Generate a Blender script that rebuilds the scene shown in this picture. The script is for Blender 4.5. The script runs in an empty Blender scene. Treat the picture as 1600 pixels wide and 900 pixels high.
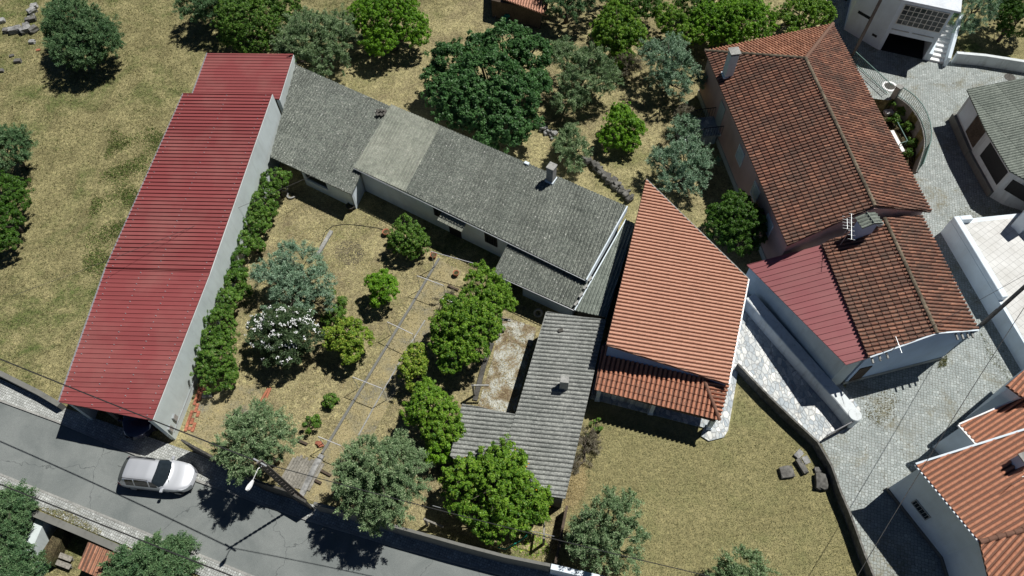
import bpy, bmesh, math, random
import numpy as np
from mathutils import Vector, Matrix
from mathutils.geometry import tessellate_polygon

random.seed(7)
RNG = np.random.default_rng(11)
C = bpy.context.scene.collection
SC = bpy.context.scene

# ------------------------------------------------------------------ camera, sky, sun
F = 1100.0; CAMH = 41.0
TH = math.atan(math.hypot(20.0, 685.0) / F); RO = math.atan(20.0 / 685.0)
cd = bpy.data.cameras.new('camera'); cam = bpy.data.objects.new('camera', cd); C.objects.link(cam)
cd.sensor_width = 36; cd.lens = 36 * F / 1600; cd.clip_end = 3000; cd.clip_start = 0.5
cam.matrix_world = Matrix.Translation((0, 0, CAMH)) @ Matrix.Rotation(TH, 4, 'X') @ Matrix.Rotation(-RO, 4, 'Z')
SC.camera = cam
W = bpy.data.worlds.new('World'); SC.world = W; W.use_nodes = True
nt = W.node_tree; bgn = nt.nodes['Background']
sky = nt.nodes.new('ShaderNodeTexSky'); sky.sky_type = 'NISHITA'; sky.sun_disc = False
SUN_EL = math.radians(59.5); SUN_AZ = math.radians(33)
sky.sun_elevation = SUN_EL; sky.sun_rotation = math.radians(57); sky.air_density = 0.36; sky.dust_density = 0.0; sky.ozone_density = 3.0
nt.links.new(sky.outputs[0], bgn.inputs[0]); bgn.inputs[1].default_value = 0.05
sd = bpy.data.lights.new('sun', 'SUN'); sun = bpy.data.objects.new('sun', sd); C.objects.link(sun)
sd.energy = 5.0; sd.angle = math.radians(0.5); sd.color = (1.0, 0.975, 0.925)
sv = Vector((math.cos(SUN_AZ) * math.cos(SUN_EL), math.sin(SUN_AZ) * math.cos(SUN_EL), math.sin(SUN_EL)))
sun.rotation_euler = sv.to_track_quat('Z', 'Y').to_euler(); sun.location = (20, 20, 60)
SC.view_settings.view_transform = 'Standard'; SC.view_settings.look = 'None'
SC.view_settings.exposure = 0.14; SC.view_settings.gamma = 1.0

# ------------------------------------------------------------------ survey helpers: a sight line of the survey met with a level or a plane
cT, sT, cR, sR = math.cos(TH), math.sin(TH), math.cos(RO), math.sin(RO)
def ray(px, py):
    a = (px - 800) / F; b = (py - 450) / F
    v = a * sR + b * cR; u = a * cR - b * sR
    return Vector((u, sT - v * cT, -cT - v * sT))
def at(px, py, z=0.0):
    d = ray(px, py); t = (z - CAMH) / d.z
    return Vector((0, 0, CAMH)) + d * t
class Plane:
    def __init__(s, *pts):
        P = [at(*p) for p in pts]
        s.o = P[0]; s.n = (P[1] - P[0]).cross(P[2] - P[0]).normalized()
        if s.n.z < 0: s.n = -s.n
    def hit(s, px, py):
        d = ray(px, py); o = Vector((0, 0, CAMH))
        return o + d * ((s.o - o).dot(s.n) / d.dot(s.n))
    def z(s, x, y):
        return s.o.z - (s.n.x * (x - s.o.x) + s.n.y * (y - s.o.y)) / s.n.z

# ------------------------------------------------------------------ materials
MATS = {}
class NT:
    def __init__(s, name, rough=0.8):
        s.m = bpy.data.materials.new(name); s.m.use_nodes = True; s.t = s.m.node_tree
        s.b = s.t.nodes['Principled BSDF']; s.b.inputs['Roughness'].default_value = rough
        s.b.inputs['Specular IOR Level'].default_value = 0.3
        MATS[name] = s.m; s._co = None
    def n(s, typ, **kw):
        nd = s.t.nodes.new(typ)
        for k, v in kw.items(): setattr(nd, k, v)
        return nd
    def l(s, a, b): s.t.links.new(a, b)
    def co(s, kind='Object'):
        tc = s.n('ShaderNodeTexCoord'); return tc.outputs[kind]
    def geo(s): return s.n('ShaderNodeNewGeometry').outputs['Position']
    def noise(s, vec, scale, detail=4, rough=0.55, dist=0.0):
        nd = s.n('ShaderNodeTexNoise'); nd.inputs['Scale'].default_value = scale; nd.inputs['Detail'].default_value = detail
        nd.inputs['Roughness'].default_value = rough; nd.inputs['Distortion'].default_value = dist
        s.l(vec, nd.inputs['Vector']); return nd.outputs['Fac']
    def ramp(s, fac, stops):
        nd = s.n('ShaderNodeValToRGB'); e = nd.color_ramp.elements
        while len(e) > 1: e.remove(e[-1])
        e[0].position = stops[0][0]; e[0].color = (*stops[0][1], 1)
        for p, c in stops[1:]:
            q = e.new(p); q.color = (*c, 1)
        s.l(fac, nd.inputs['Fac']); return nd.outputs['Color']
    def mix(s, fac, a, b, mode='MIX'):
        nd = s.n('ShaderNodeMix', data_type='RGBA', blend_type=mode)
        for inp, v in ((nd.inputs[0], fac), (nd.inputs[6], a), (nd.inputs[7], b)):
            if isinstance(v, (int, float)): inp.default_value = v
            elif isinstance(v, tuple): inp.default_value = (*v, 1)
            else: s.l(v, inp)
        return nd.outputs[2]
    def math(s, op, a, b=0.0, c=None):
        nd = s.n('ShaderNodeMath', operation=op)
        for i, v in enumerate((a, b) if c is None else (a, b, c)):
            if isinstance(v, (int, float)): nd.inputs[i].default_value = v
            else: s.l(v, nd.inputs[i])
        return nd.outputs[0]
    def step(s, v, lo, hi):
        nd = s.n('ShaderNodeMapRange'); s.l(v, nd.inputs[0]); nd.inputs[1].default_value = lo; nd.inputs[2].default_value = hi
        return nd.outputs[0]
    def bump(s, h, strength=0.5, dist=0.02):
        nd = s.n('ShaderNodeBump'); nd.inputs['Strength'].default_value = strength; nd.inputs['Distance'].default_value = dist
        s.l(h, nd.inputs['Height']); s.l(nd.outputs[0], s.b.inputs['Normal'])
    def color(s, c): 
        if isinstance(c, tuple): s.b.inputs['Base Color'].default_value = (*c, 1)
        else: s.l(c, s.b.inputs['Base Color'])

def plain(name, col, rough=0.7, var=0.25, scale=6.0, metal=0.0, bump=0.0, spec=0.3):
    t = NT(name, rough); g = t.geo()
    n1 = t.noise(g, scale, 5); n2 = t.noise(g, scale * 0.15, 3)
    lo = tuple(c * (1 - var) for c in col); hi = tuple(min(1, c * (1 + var * 0.7)) for c in col)
    a = t.ramp(n1, [(0.3, lo), (0.7, hi)])
    b = t.ramp(n2, [(0.3, (1 - var, 1 - var, 1 - var)), (0.65, (1, 1, 1))])
    t.color(t.mix(1.0, a, b, 'MULTIPLY')); t.b.inputs['Metallic'].default_value = metal
    t.b.inputs['Specular IOR Level'].default_value = spec
    if bump: t.bump(n1, bump, 0.02)
    return t.m

def ground_mat(name, straw, green, brown, greenness, litter=0.5, seed=0.0):
    t = NT(name, 0.95); g = t.geo()
    mp = t.n('ShaderNodeMapping'); mp.inputs['Location'].default_value = (seed, seed * 1.7, 0); t.l(g, mp.inputs[0]); g = mp.outputs[0]
    big = t.noise(g, 0.14, 5, 0.62, 0.8); mid = t.noise(g, 0.55, 7, 0.72); fine = t.noise(g, 3.6, 8, 0.8); vf = t.noise(g, 13.0, 4, 0.75)
    a = t.ramp(mid, [(0.36, brown), (0.48, tuple((x + y) / 2 for x, y in zip(brown, straw))), (0.60, straw)])
    gm = t.math('MULTIPLY', t.step(big, greenness, greenness + 0.13), t.step(mid, 0.62, 0.40))
    a = t.mix(gm, a, green)
    a = t.mix(1.0, a, t.ramp(fine, [(0.36, (0.55, 0.55, 0.50)), (0.5, (0.95, 0.95, 0.93)), (0.62, (1.38, 1.36, 1.28))]), 'MULTIPLY')
    a = t.mix(litter, a, t.ramp(vf, [(0.38, (0.35, 0.33, 0.29)), (0.5, (0.95, 0.95, 0.95)), (0.61, (1.9, 1.85, 1.7))]), 'MULTIPLY')
    if name == 'lawnmat': a = t.mix(0.35, a, t.ramp(big, [(0.40, (0.20, 0.19, 0.095)), (0.60, (0.285, 0.255, 0.135))]))
    t.color(a)
    h = t.math('ADD', fine, t.math('MULTIPLY', vf, 0.5)); t.bump(h, 0.9, 0.07); t.b.inputs['Specular IOR Level'].default_value = 0.1
    return t.m
ground_mat('field', (0.27, 0.245, 0.13), (0.095, 0.125, 0.042), (0.15, 0.137, 0.070), 0.49, 0.65)
ground_mat('orchard', (0.34, 0.305, 0.168), (0.20, 0.20, 0.09), (0.185, 0.158, 0.095), 0.50, 0.55, 13)
ground_mat('lawnmat', (0.285, 0.255, 0.13), (0.19, 0.195, 0.085), (0.215, 0.19, 0.095), 0.44, 0.45, 31)
ground_mat('bed', (0.10, 0.085, 0.05), (0.05, 0.065, 0.025), (0.05, 0.038, 0.025), 0.45, 0.8, 5)

def asphalt():
    t = NT('asphalt', 0.9); g = t.geo()
    a = t.noise(g, 0.35, 5, 0.6, 0.8); f = t.noise(g, 45, 3, 0.8); m = t.noise(g, 2.2, 5, 0.7)
    c = t.ramp(a, [(0.35, (0.135, 0.150, 0.148)), (0.62, (0.185, 0.20, 0.195))])
    c = t.mix(t.step(m, 0.62, 0.78), c, (0.115, 0.13, 0.132))
    vo = t.n('ShaderNodeTexVoronoi', feature='DISTANCE_TO_EDGE'); vo.inputs['Scale'].default_value = 0.16
    dn = t.n('ShaderNodeTexNoise'); dn.inputs['Scale'].default_value = 1.3; dn.inputs['Detail'].default_value = 5; t.l(g, dn.inputs[0])
    va = t.n('ShaderNodeVectorMath', operation='MULTIPLY_ADD'); t.l(dn.outputs['Color'], va.inputs[0]); va.inputs[1].default_value = (1.2, 1.2, 1.2); t.l(g, va.inputs[2])
    t.l(va.outputs[0], vo.inputs['Vector'])
    crack = t.step(vo.outputs['Distance'], 0.0045, 0.0015)
    c = t.mix(t.math('MULTIPLY', crack, 0.55), c, (0.04, 0.045, 0.048))
    c = t.mix(1.0, c, t.ramp(f, [(0.35, (0.78, 0.78, 0.78)), (0.65, (1.22, 1.22, 1.2))]), 'MULTIPLY')
    t.color(c); t.bump(f, 0.3, 0.01)
asphalt()

def setts(name, scale, c0, c1, joint, moss, mossy=0.6, aniso=1.0, rotz=0.0, rnd=0.55):
    t = NT(name, 0.85); g = t.geo()
    mp = t.n('ShaderNodeMapping'); mp.inputs['Scale'].default_value = (1, aniso, 0); mp.inputs['Rotation'].default_value = (0, 0, rotz); t.l(g, mp.inputs[0])
    v1 = t.n('ShaderNodeTexVoronoi', feature='DISTANCE_TO_EDGE'); v2 = t.n('ShaderNodeTexVoronoi')
    for v in (v1, v2):
        v.inputs['Scale'].default_value = scale; v.inputs['Randomness'].default_value = rnd; t.l(mp.outputs[0], v.inputs['Vector'])
    bw = t.n('ShaderNodeSeparateColor'); t.l(v2.outputs['Color'], bw.inputs[0])
    c = t.ramp(bw.outputs[0], [(0.0, c0), (0.75, c1), (1.0, tuple(min(1, x * 1.25) for x in c1))])
    if name == 'crazy':
        st = t.noise(g, 7.0, 5, 0.7, 1.5); c = t.mix(1.0, c, t.ramp(st, [(0.35, (0.78, 0.82, 0.87)), (0.6, (1.06, 1.05, 1.02))]), 'MULTIPLY')
    c = t.mix(t.step(v1.outputs['Distance'], *((0.10, 0.02) if name != 'crazy' else (0.045, 0.012))), c, joint)
    big = t.noise(g, 0.35, 5, 0.65, 0.5); fine = t.noise(g, 5, 5, 0.7)
    mk = t.math('MULTIPLY', t.step(big, mossy, mossy + 0.14), t.step(fine, 0.35, 0.6))
    c = t.mix(t.math('MULTIPLY', mk, 0.8), c, moss)
    c = t.mix(1.0, c, t.ramp(t.noise(g, 0.9, 5, 0.7), [(0.3, (0.75, 0.75, 0.75)), (0.6, (1, 1, 1))]), 'MULTIPLY')
    t.color(c); t.bump(t.step(v1.outputs['Distance'], 0.0, 0.12), 0.7, 0.02)
setts('cobble', 5.6, (0.29, 0.325, 0.315), (0.335, 0.365, 0.355), (0.155, 0.16, 0.14), (0.17, 0.15, 0.085), 0.515, 1.0, 0.3, 0.45)
setts('cobble_small', 7.0, (0.32, 0.335, 0.32), (0.43, 0.445, 0.43), (0.15, 0.145, 0.12), (0.20, 0.18, 0.10), 0.60, 1.0, 0.4, 0.4)
setts('crazy', 4.2, (0.30, 0.35, 0.385), (0.60, 0.60, 0.57), (0.27, 0.27, 0.265), (0.3, 0.28, 0.24), 0.75, 0.62, 0.7, 1.0)
MATS['crazy'].node_tree.nodes['Principled BSDF'].inputs['Roughness'].default_value = 0.5

def slabtiles(name, c, joint, sz, rot):
    t = NT(name, 0.7); g = t.geo(); mp = t.n('ShaderNodeMapping'); mp.inputs['Rotation'].default_value = (0, 0, rot); t.l(g, mp.inputs[0])
    b = t.n('ShaderNodeTexBrick'); b.offset = 0.0; b.inputs['Scale'].default_value = 1.0; b.inputs['Brick Width'].default_value = sz; b.inputs['Row Height'].default_value = sz
    b.inputs['Mortar Size'].default_value = 0.012; b.inputs['Color1'].default_value = (*c, 1); b.inputs['Color2'].default_value = (*[x * .93 for x in c], 1); b.inputs['Mortar'].default_value = (*joint, 1)
    t.l(mp.outputs[0], b.inputs['Vector'])
    t.color(t.mix(1.0, b.outputs[0], t.ramp(t.noise(g, 0.8, 6, 0.7), [(0.3, (0.78, 0.77, 0.75)), (0.65, (1, 1, 1))]), 'MULTIPLY'))
slabtiles('terrace_tiles', (0.62, 0.62, 0.60), (0.36, 0.36, 0.35), 0.42, 1.02)

def patio_mat():
    t = NT('patio_moss', 0.9); g = t.geo()
    n = t.noise(g, 1.1, 7, 0.75, 0.4); f = t.noise(g, 14, 4, 0.75)
    c = t.ramp(n, [(0.40, (0.15, 0.11, 0.065)), (0.48, (0.25, 0.21, 0.15)), (0.54, (0.36, 0.37, 0.34)), (0.66, (0.55, 0.56, 0.54))])
    t.color(t.mix(1.0, c, t.ramp(f, [(0.3, (0.5, 0.5, 0.48)), (0.65, (1.25, 1.22, 1.15))]), 'MULTIPLY')); t.bump(f, 0.5, 0.03)
patio_mat()
def litterpath():
    t = NT('path_concrete', 0.95); g = t.geo()
    n = t.noise(g, 0.8, 6, 0.7, 0.3); f = t.noise(g, 16, 5, 0.8)
    c = t.ramp(n, [(0.42, (0.31, 0.27, 0.155)), (0.54, (0.25, 0.228, 0.145)), (0.64, (0.19, 0.185, 0.15))])
    t.color(t.mix(1.0, c, t.ramp(f, [(0.32, (0.5, 0.48, 0.45)), (0.66, (1.4, 1.36, 1.25))]), 'MULTIPLY')); t.bump(f, 0.5, 0.03)
litterpath()

def uvco(t):
    u = t.n('ShaderNodeUVMap'); s = t.n('ShaderNodeSeparateXYZ'); t.l(u.outputs[0], s.inputs[0]); return u.outputs[0], s.outputs[0], s.outputs[1]
def tile_mat(name, c0, c1, c2, lichen, lich_amt, p=0.25, L=0.40, dark=(0.05, 0.04, 0.035)):
    t = NT(name, 0.88); uv, u, v = uvco(t); g = t.geo()
    cell = t.n('ShaderNodeCombineXYZ'); t.l(t.math('FLOOR', t.math('DIVIDE', u, p)), cell.inputs[0]); t.l(t.math('FLOOR', t.math('DIVIDE', v, L)), cell.inputs[1])
    wn = t.n('ShaderNodeTexWhiteNoise', noise_dimensions='2D'); t.l(cell.outputs[0], wn.inputs['Vector'])
    c = t.ramp(wn.outputs['Value'], ([(0.0, tuple(x * .75 for x in c0)), (0.12, c0), (0.5, c1), (0.9, c2), (1.0, tuple(min(1, x * 1.25) for x in c2))] if 'old' in name else [(0.0, tuple((x + y) / 2 for x, y in zip(c0, c1))), (1.0, tuple((x + y) / 2 for x, y in zip(c1, c2)))]))
    fr = t.math('ABSOLUTE', t.math('SUBTRACT', t.math('FRACT', t.math('DIVIDE', u, p)), 0.5)); c = t.mix(t.math('MULTIPLY', t.step(fr, 0.28, 0.35), 0.72), c, dark)  # shade of the channels between tile covers, mixed into the colour
    big = t.noise(g, 0.55, 6, 0.7, 0.3); sm = t.noise(g, 11, 5, 0.8); sp = t.noise(g, 26, 3, 0.7)
    k = t.math('MULTIPLY', t.step(t.math('ADD', t.math('MULTIPLY', big, 0.28), t.math('MULTIPLY', sm, 0.72)), 0.66 - lich_amt, 0.74 - lich_amt), 0.85)
    c = t.mix(k, c, lichen)
    k2 = t.step(t.math('ADD', t.math('MULTIPLY', big, 0.25), t.math('MULTIPLY', sp, 0.75)), 0.60 - lich_amt * 0.35, 0.68 - lich_amt * 0.35)
    c = t.mix(t.math('MULTIPLY', k2, 0.8), c, dark)
    c = t.mix(1.0, c, t.ramp(sm, [(0.3, (0.8, 0.8, 0.8)), (0.6, (1.08, 1.08, 1.08))]), 'MULTIPLY')
    t.color(c); t.bump(sm, 0.4, 0.02)
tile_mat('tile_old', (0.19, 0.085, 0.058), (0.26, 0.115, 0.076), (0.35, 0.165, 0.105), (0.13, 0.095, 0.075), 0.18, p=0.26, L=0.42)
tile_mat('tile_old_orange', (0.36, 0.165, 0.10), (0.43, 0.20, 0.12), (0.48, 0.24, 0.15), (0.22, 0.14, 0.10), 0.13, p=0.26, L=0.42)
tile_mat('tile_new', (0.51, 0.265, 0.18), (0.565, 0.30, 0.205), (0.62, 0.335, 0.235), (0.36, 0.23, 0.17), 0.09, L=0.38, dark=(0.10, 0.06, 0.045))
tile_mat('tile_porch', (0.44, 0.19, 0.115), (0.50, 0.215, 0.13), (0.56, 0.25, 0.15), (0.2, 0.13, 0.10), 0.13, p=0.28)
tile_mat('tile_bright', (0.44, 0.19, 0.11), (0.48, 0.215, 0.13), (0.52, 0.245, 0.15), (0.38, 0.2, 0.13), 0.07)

def fibro(name, c0, c1, lich, spots, amt=0.12, pitch=0.24, trough_shade=0.5):
    t = NT(name, 0.92); uv, u, v = uvco(t); g = t.geo()
    st = t.n('ShaderNodeMapping'); st.inputs['Scale'].default_value = (9, 1.2, 1); t.l(uv, st.inputs[0])
    streak = t.noise(st.outputs[0], 1.0, 5, 0.7); sm = t.noise(g, 11, 5, 0.8); big = t.noise(g, 0.5, 5, 0.6)
    c = t.ramp(streak, [(0.3, c0), (0.7, c1)])
    c = t.mix(t.step(sm, 0.50, 0.56), c, lich)
    s2 = t.noise(g, 3.0, 6, 0.8); c = t.mix(1.0, c, t.ramp(s2, [(0.38, (0.72, 0.73, 0.72)), (0.6, (1.15, 1.15, 1.13))]), 'MULTIPLY')
    ch = t.math('ABSOLUTE', t.math('SUBTRACT', t.math('FRACT', t.math('DIVIDE', u, pitch)), 0.5)); c = t.mix(t.math('MULTIPLY', t.step(ch, 0.34, 0.12), trough_shade), c, tuple(x * .45 for x in c0))  # troughs painted darker so the ribs read as shaded
    cell = t.n('ShaderNodeCombineXYZ'); t.l(t.math('FLOOR', t.math('DIVIDE', u, 0.88)), cell.inputs[0]); t.l(t.math('FLOOR', t.math('DIVIDE', v, 2.3)), cell.inputs[1])
    wn = t.n('ShaderNodeTexWhiteNoise', noise_dimensions='2D'); t.l(cell.outputs[0], wn.inputs['Vector'])
    c = t.mix(1.0, c, t.ramp(wn.outputs['Value'], [(0, (0.82, 0.82, 0.82)), (1, (1.12, 1.12, 1.12))]), 'MULTIPLY')
    c = t.mix(1.0, c, t.ramp(big, [(0.3, (0.82, 0.84, 0.82)), (0.7, (1.1, 1.1, 1.08))]), 'MULTIPLY')
    vo = t.n('ShaderNodeTexVoronoi'); vo.inputs['Scale'].default_value = 2.6; t.l(g, vo.inputs['Vector'])
    c = t.mix(t.math('MULTIPLY', t.step(vo.outputs['Distance'], amt, amt * 0.6), 0.75), c, spots)
    t.color(c); t.bump(sm, 0.4, 0.02)
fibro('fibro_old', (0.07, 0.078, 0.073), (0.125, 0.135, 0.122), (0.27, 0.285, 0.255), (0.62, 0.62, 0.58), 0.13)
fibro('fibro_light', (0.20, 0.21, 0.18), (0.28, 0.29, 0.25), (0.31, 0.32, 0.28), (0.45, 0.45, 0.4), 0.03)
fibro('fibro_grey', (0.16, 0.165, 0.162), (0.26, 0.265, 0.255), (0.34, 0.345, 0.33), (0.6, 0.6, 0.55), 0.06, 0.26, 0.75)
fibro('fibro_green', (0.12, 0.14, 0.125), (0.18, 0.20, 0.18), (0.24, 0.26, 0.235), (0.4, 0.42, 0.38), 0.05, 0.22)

def redmetal(name, col):
    t = NT(name, 0.45); g = t.geo(); uv, u, v = uvco(t)
    st = t.n('ShaderNodeMapping'); st.inputs['Scale'].default_value = (4, 0.3, 1); t.l(uv, st.inputs[0])
    a = t.noise(st.outputs[0], 1.0, 4, 0.6); b = t.noise(g, 0.4, 4); d = t.noise(g, 12, 5, 0.8)
    c = t.ramp(a, [(0.3, tuple(x * 0.9 for x in col)), (0.5, col), (0.7, tuple(x * 1.06 for x in col))])
    c = t.mix(t.math('MULTIPLY', t.step(b, 0.45, 0.75), 0.18), c, (0.36, 0.24, 0.2))
    wn = t.n('ShaderNodeTexWhiteNoise', noise_dimensions='1D'); t.l(t.math('FLOOR', t.math('DIVIDE', u, 0.93)), wn.inputs['W']); c = t.mix(1.0, c, t.ramp(wn.outputs['Value'], [(0, (0.93, 0.93, 0.93)), (1, (1.05, 1.05, 1.05))]), 'MULTIPLY')
    c = t.mix(t.math('MULTIPLY', t.step(d, 0.66, 0.72), 0.4), c, (0.45, 0.32, 0.28))
    t.color(c); t.b.inputs['Specular IOR Level'].default_value = 0.4
redmetal('red_metal', (0.225, 0.055, 0.055)); redmetal('red_metal_pale', (0.30, 0.105, 0.11))

def wallmat(name, col, stain=(0.25, 0.24, 0.2), amt=0.4):
    t = NT(name, 0.85); g = t.geo(); mp = t.n('ShaderNodeMapping'); mp.inputs['Scale'].default_value = (3.0, 3.0, 0.5); t.l(g, mp.inputs[0])
    a = t.noise(mp.outputs[0], 1.0, 6, 0.7); b = t.noise(g, 0.6, 5, 0.6); f = t.noise(g, 20, 4, 0.7)
    c = t.mix(t.math('MULTIPLY', t.step(a, 0.5, 0.85), amt), col, stain)
    c = t.mix(1.0, c, t.ramp(b, [(0.3, (0.86, 0.86, 0.85)), (0.6, (1, 1, 1))]), 'MULTIPLY')
    t.color(c); t.bump(f, 0.15, 0.01)
wallmat('render_grey', (0.54, 0.60, 0.60), (0.27, 0.29, 0.28), 0.45)
wallmat('white_wall', (0.68, 0.76, 0.82), (0.45, 0.44, 0.40), 0.3)
wallmat('cream_wall', (0.72, 0.70, 0.62), (0.4, 0.37, 0.3), 0.4)
wallmat('pink_wall', (0.52, 0.34, 0.30), (0.3, 0.22, 0.2), 0.3)
wallmat('plinth_grey', (0.42, 0.43, 0.40), (0.25, 0.25, 0.22), 0.4)
wallmat('blue_white_wall', (0.46, 0.58, 0.74), (0.35, 0.4, 0.45), 0.3)
wallmat('blue_wall', (0.20, 0.30, 0.50), (0.2, 0.25, 0.35), 0.3)
wallmat('old_concrete', (0.17, 0.17, 0.155), (0.07, 0.07, 0.06), 0.7)
wallmat('dirty_white', (0.62, 0.66, 0.67), (0.18, 0.18, 0.15), 0.7)
plain('ridge_lichen', (0.19, 0.155, 0.11), 0.9, 0.6, 5, bump=0.6)
plain('concrete', (0.33, 0.33, 0.31), 0.9, 0.3, 9, bump=0.3)
plain('concrete_dark', (0.10, 0.095, 0.085), 0.9, 0.4, 7, bump=0.4)
plain('pole_concrete', (0.16, 0.14, 0.125), 0.9, 0.25, 5)
plain('stone', (0.17, 0.165, 0.15), 0.95, 0.5, 5, bump=0.8)
plain('stone_pale', (0.33, 0.33, 0.32), 0.95, 0.45, 5, bump=0.8)
plain('brick', (0.40, 0.15, 0.09), 0.9, 0.45, 9, bump=0.6)
plain('terracotta', (0.42, 0.16, 0.09), 0.8, 0.25, 12)
plain('wood_grey', (0.27, 0.255, 0.22), 0.9, 0.4, 8, bump=0.4)
plain('wood_dark', (0.10, 0.075, 0.055), 0.9, 0.4, 8)
plain('bark', (0.12, 0.10, 0.08), 0.95, 0.5, 8, bump=0.8)
plain('black', (0.02, 0.02, 0.022), 0.6, 0.2)
plain('cable', (0.03, 0.03, 0.03), 0.6, 0.1)
plain('frame_paint', (0.5, 0.5, 0.52), 0.5, 0.12)
plain('white_paint', (0.75, 0.75, 0.74), 0.5, 0.08)
plain('aluminium', (0.60, 0.61, 0.62), 0.35, 0.1, metal=0.7)
plain('galv', (0.45, 0.47, 0.48), 0.45, 0.15, metal=0.5)
plain('dark_metal', (0.05, 0.05, 0.055), 0.5, 0.2, metal=0.3)
plain('green_metal', (0.10, 0.19, 0.17), 0.5, 0.2)
plain('green_plastic', (0.02, 0.25, 0.17), 0.4, 0.2)
plain('straw', (0.42, 0.32, 0.15), 0.95, 0.4, 20, bump=0.8)
plain('rubber', (0.025, 0.025, 0.027), 0.8, 0.2)
plain('glass_dark', (0.018, 0.025, 0.03), 0.06, 0.2, spec=0.6)
plain('window_glass', (0.04, 0.05, 0.055), 0.1, 0.2, spec=0.5)
plain('blind', (0.50, 0.55, 0.56), 0.6, 0.1)
plain('petal', (0.82, 0.83, 0.82), 0.7, 0.1)
plain('orange_fruit', (0.75, 0.33, 0.03), 0.5, 0.2)
plain('tin_roof', (0.62, 0.66, 0.70), 0.5, 0.12)
plain('red_lamp', (0.35, 0.02, 0.02), 0.2, 0.1); plain('clear_lamp', (0.6, 0.62, 0.65), 0.1, 0.1, spec=0.6)
def carpaint(name, col, metal):
    t = NT(name, 0.36); t.color(col); t.b.inputs['Metallic'].default_value = metal; t.b.inputs['Coat Weight'].default_value = 0.7; t.b.inputs['Coat Roughness'].default_value = 0.05
    t.b.inputs['Specular IOR Level'].default_value = 0.5
carpaint('silver_paint', (0.58, 0.60, 0.63), 0.45); carpaint('navy_paint', (0.012, 0.018, 0.05), 0.3)

def leafmat(name, lo, hi, rare, rarefrac=0.06, rough=0.5, spec=0.3, transl=0.25):
    t = NT(name, rough); at_ = t.n('ShaderNodeAttribute'); at_.attribute_name = 'rnd'
    sp = t.n('ShaderNodeSeparateXYZ'); t.l(at_.outputs['Vector'], sp.inputs[0])
    c = t.ramp(t.math('ADD', t.math('MULTIPLY', sp.outputs[0], 0.5), t.math('MULTIPLY', sp.outputs[1], 0.5)), [(0.12, lo), (0.85, hi)])
    c = t.mix(t.step(sp.outputs[2], 1 - rarefrac, 1 - rarefrac + 0.01), c, rare)
    t.color(c); t.b.inputs['Specular IOR Level'].default_value = spec
    tr = t.n('ShaderNodeBsdfTranslucent'); t.l(t.mix(1.0, c, (1.0, 1.25, 0.5), 'MULTIPLY'), tr.inputs[0])
    mx = t.n('ShaderNodeMixShader'); mx.inputs[0].default_value = transl
    out = t.t.nodes['Material Output']; t.l(t.b.outputs[0], mx.inputs[1]); t.l(tr.outputs[0], mx.inputs[2]); t.l(mx.outputs[0], out.inputs[0])
leafmat('leaf_olive', (0.09, 0.16, 0.07), (0.26, 0.36, 0.18), (0.40, 0.46, 0.28), 0.08, 0.5, 0.25, 0.15)
leafmat('leaf_olive_pale', (0.11, 0.195, 0.12), (0.27, 0.40, 0.265), (0.41, 0.51, 0.38), 0.10, 0.5, 0.25, 0.12)
leafmat('leaf_olive_deep', (0.05, 0.12, 0.05), (0.16, 0.26, 0.115), (0.25, 0.34, 0.18), 0.05, 0.5, 0.25, 0.15)
leafmat('leaf_citrus', (0.045, 0.13, 0.010), (0.22, 0.38, 0.035), (0.28, 0.33, 0.06), 0.05)
leafmat('leaf_lemon', (0.075, 0.16, 0.012), (0.30, 0.42, 0.05), (0.42, 0.42, 0.08), 0.10)
leafmat('leaf_bright', (0.055, 0.16, 0.008), (0.22, 0.42, 0.025), (0.24, 0.34, 0.05), 0.04)
leafmat('leaf_fig', (0.028, 0.085, 0.024), (0.10, 0.22, 0.065), (0.13, 0.2, 0.09), 0.04)
leafmat('leaf_dark', (0.026, 0.085, 0.008), (0.095, 0.20, 0.022), (0.13, 0.17, 0.05), 0.04)
leafmat('leaf_hedge', (0.035, 0.10, 0.012), (0.15, 0.28, 0.038), (0.20, 0.22, 0.07), 0.06)
leafmat('leaf_oleander', (0.045, 0.085, 0.035), (0.115, 0.175, 0.08), (0.2, 0.24, 0.13), 0.05)
leafmat('straw_leaf', (0.30, 0.235, 0.11), (0.58, 0.48, 0.27), (0.45, 0.35, 0.15), 0.1, 0.9, 0.1, 0.1)
leafmat('grass_lush', (0.06, 0.11, 0.025), (0.16, 0.22, 0.06), (0.25, 0.24, 0.10), 0.1, 0.9, 0.1, 0.1)
leafmat('bed_moss', (0.08, 0.07, 0.035), (0.17, 0.16, 0.08), (0.12, 0.10, 0.06), 0.1, 0.9, 0.1, 0.0)
leafmat('ash', (0.05, 0.045, 0.04), (0.16, 0.14, 0.12), (0.1, 0.09, 0.08), 0.1, 0.9, 0.1, 0.0)
leafmat('twig_dry', (0.13, 0.11, 0.08), (0.24, 0.21, 0.16), (0.15, 0.17, 0.10), 0.1)
leafmat('grass_dry', (0.135, 0.125, 0.055), (0.38, 0.35, 0.19), (0.12, 0.16, 0.05), 0.10, 0.9, 0.1, 0.1)
leafmat('grass_green', (0.085, 0.11, 0.04), (0.235, 0.23, 0.12), (0.33, 0.28, 0.13), 0.15, 0.9, 0.1, 0.1)
leafmat('litter', (0.15, 0.12, 0.065), (0.42, 0.365, 0.22), (0.42, 0.34, 0.14), 0.06, 0.9, 0.1, 0.05)

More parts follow.
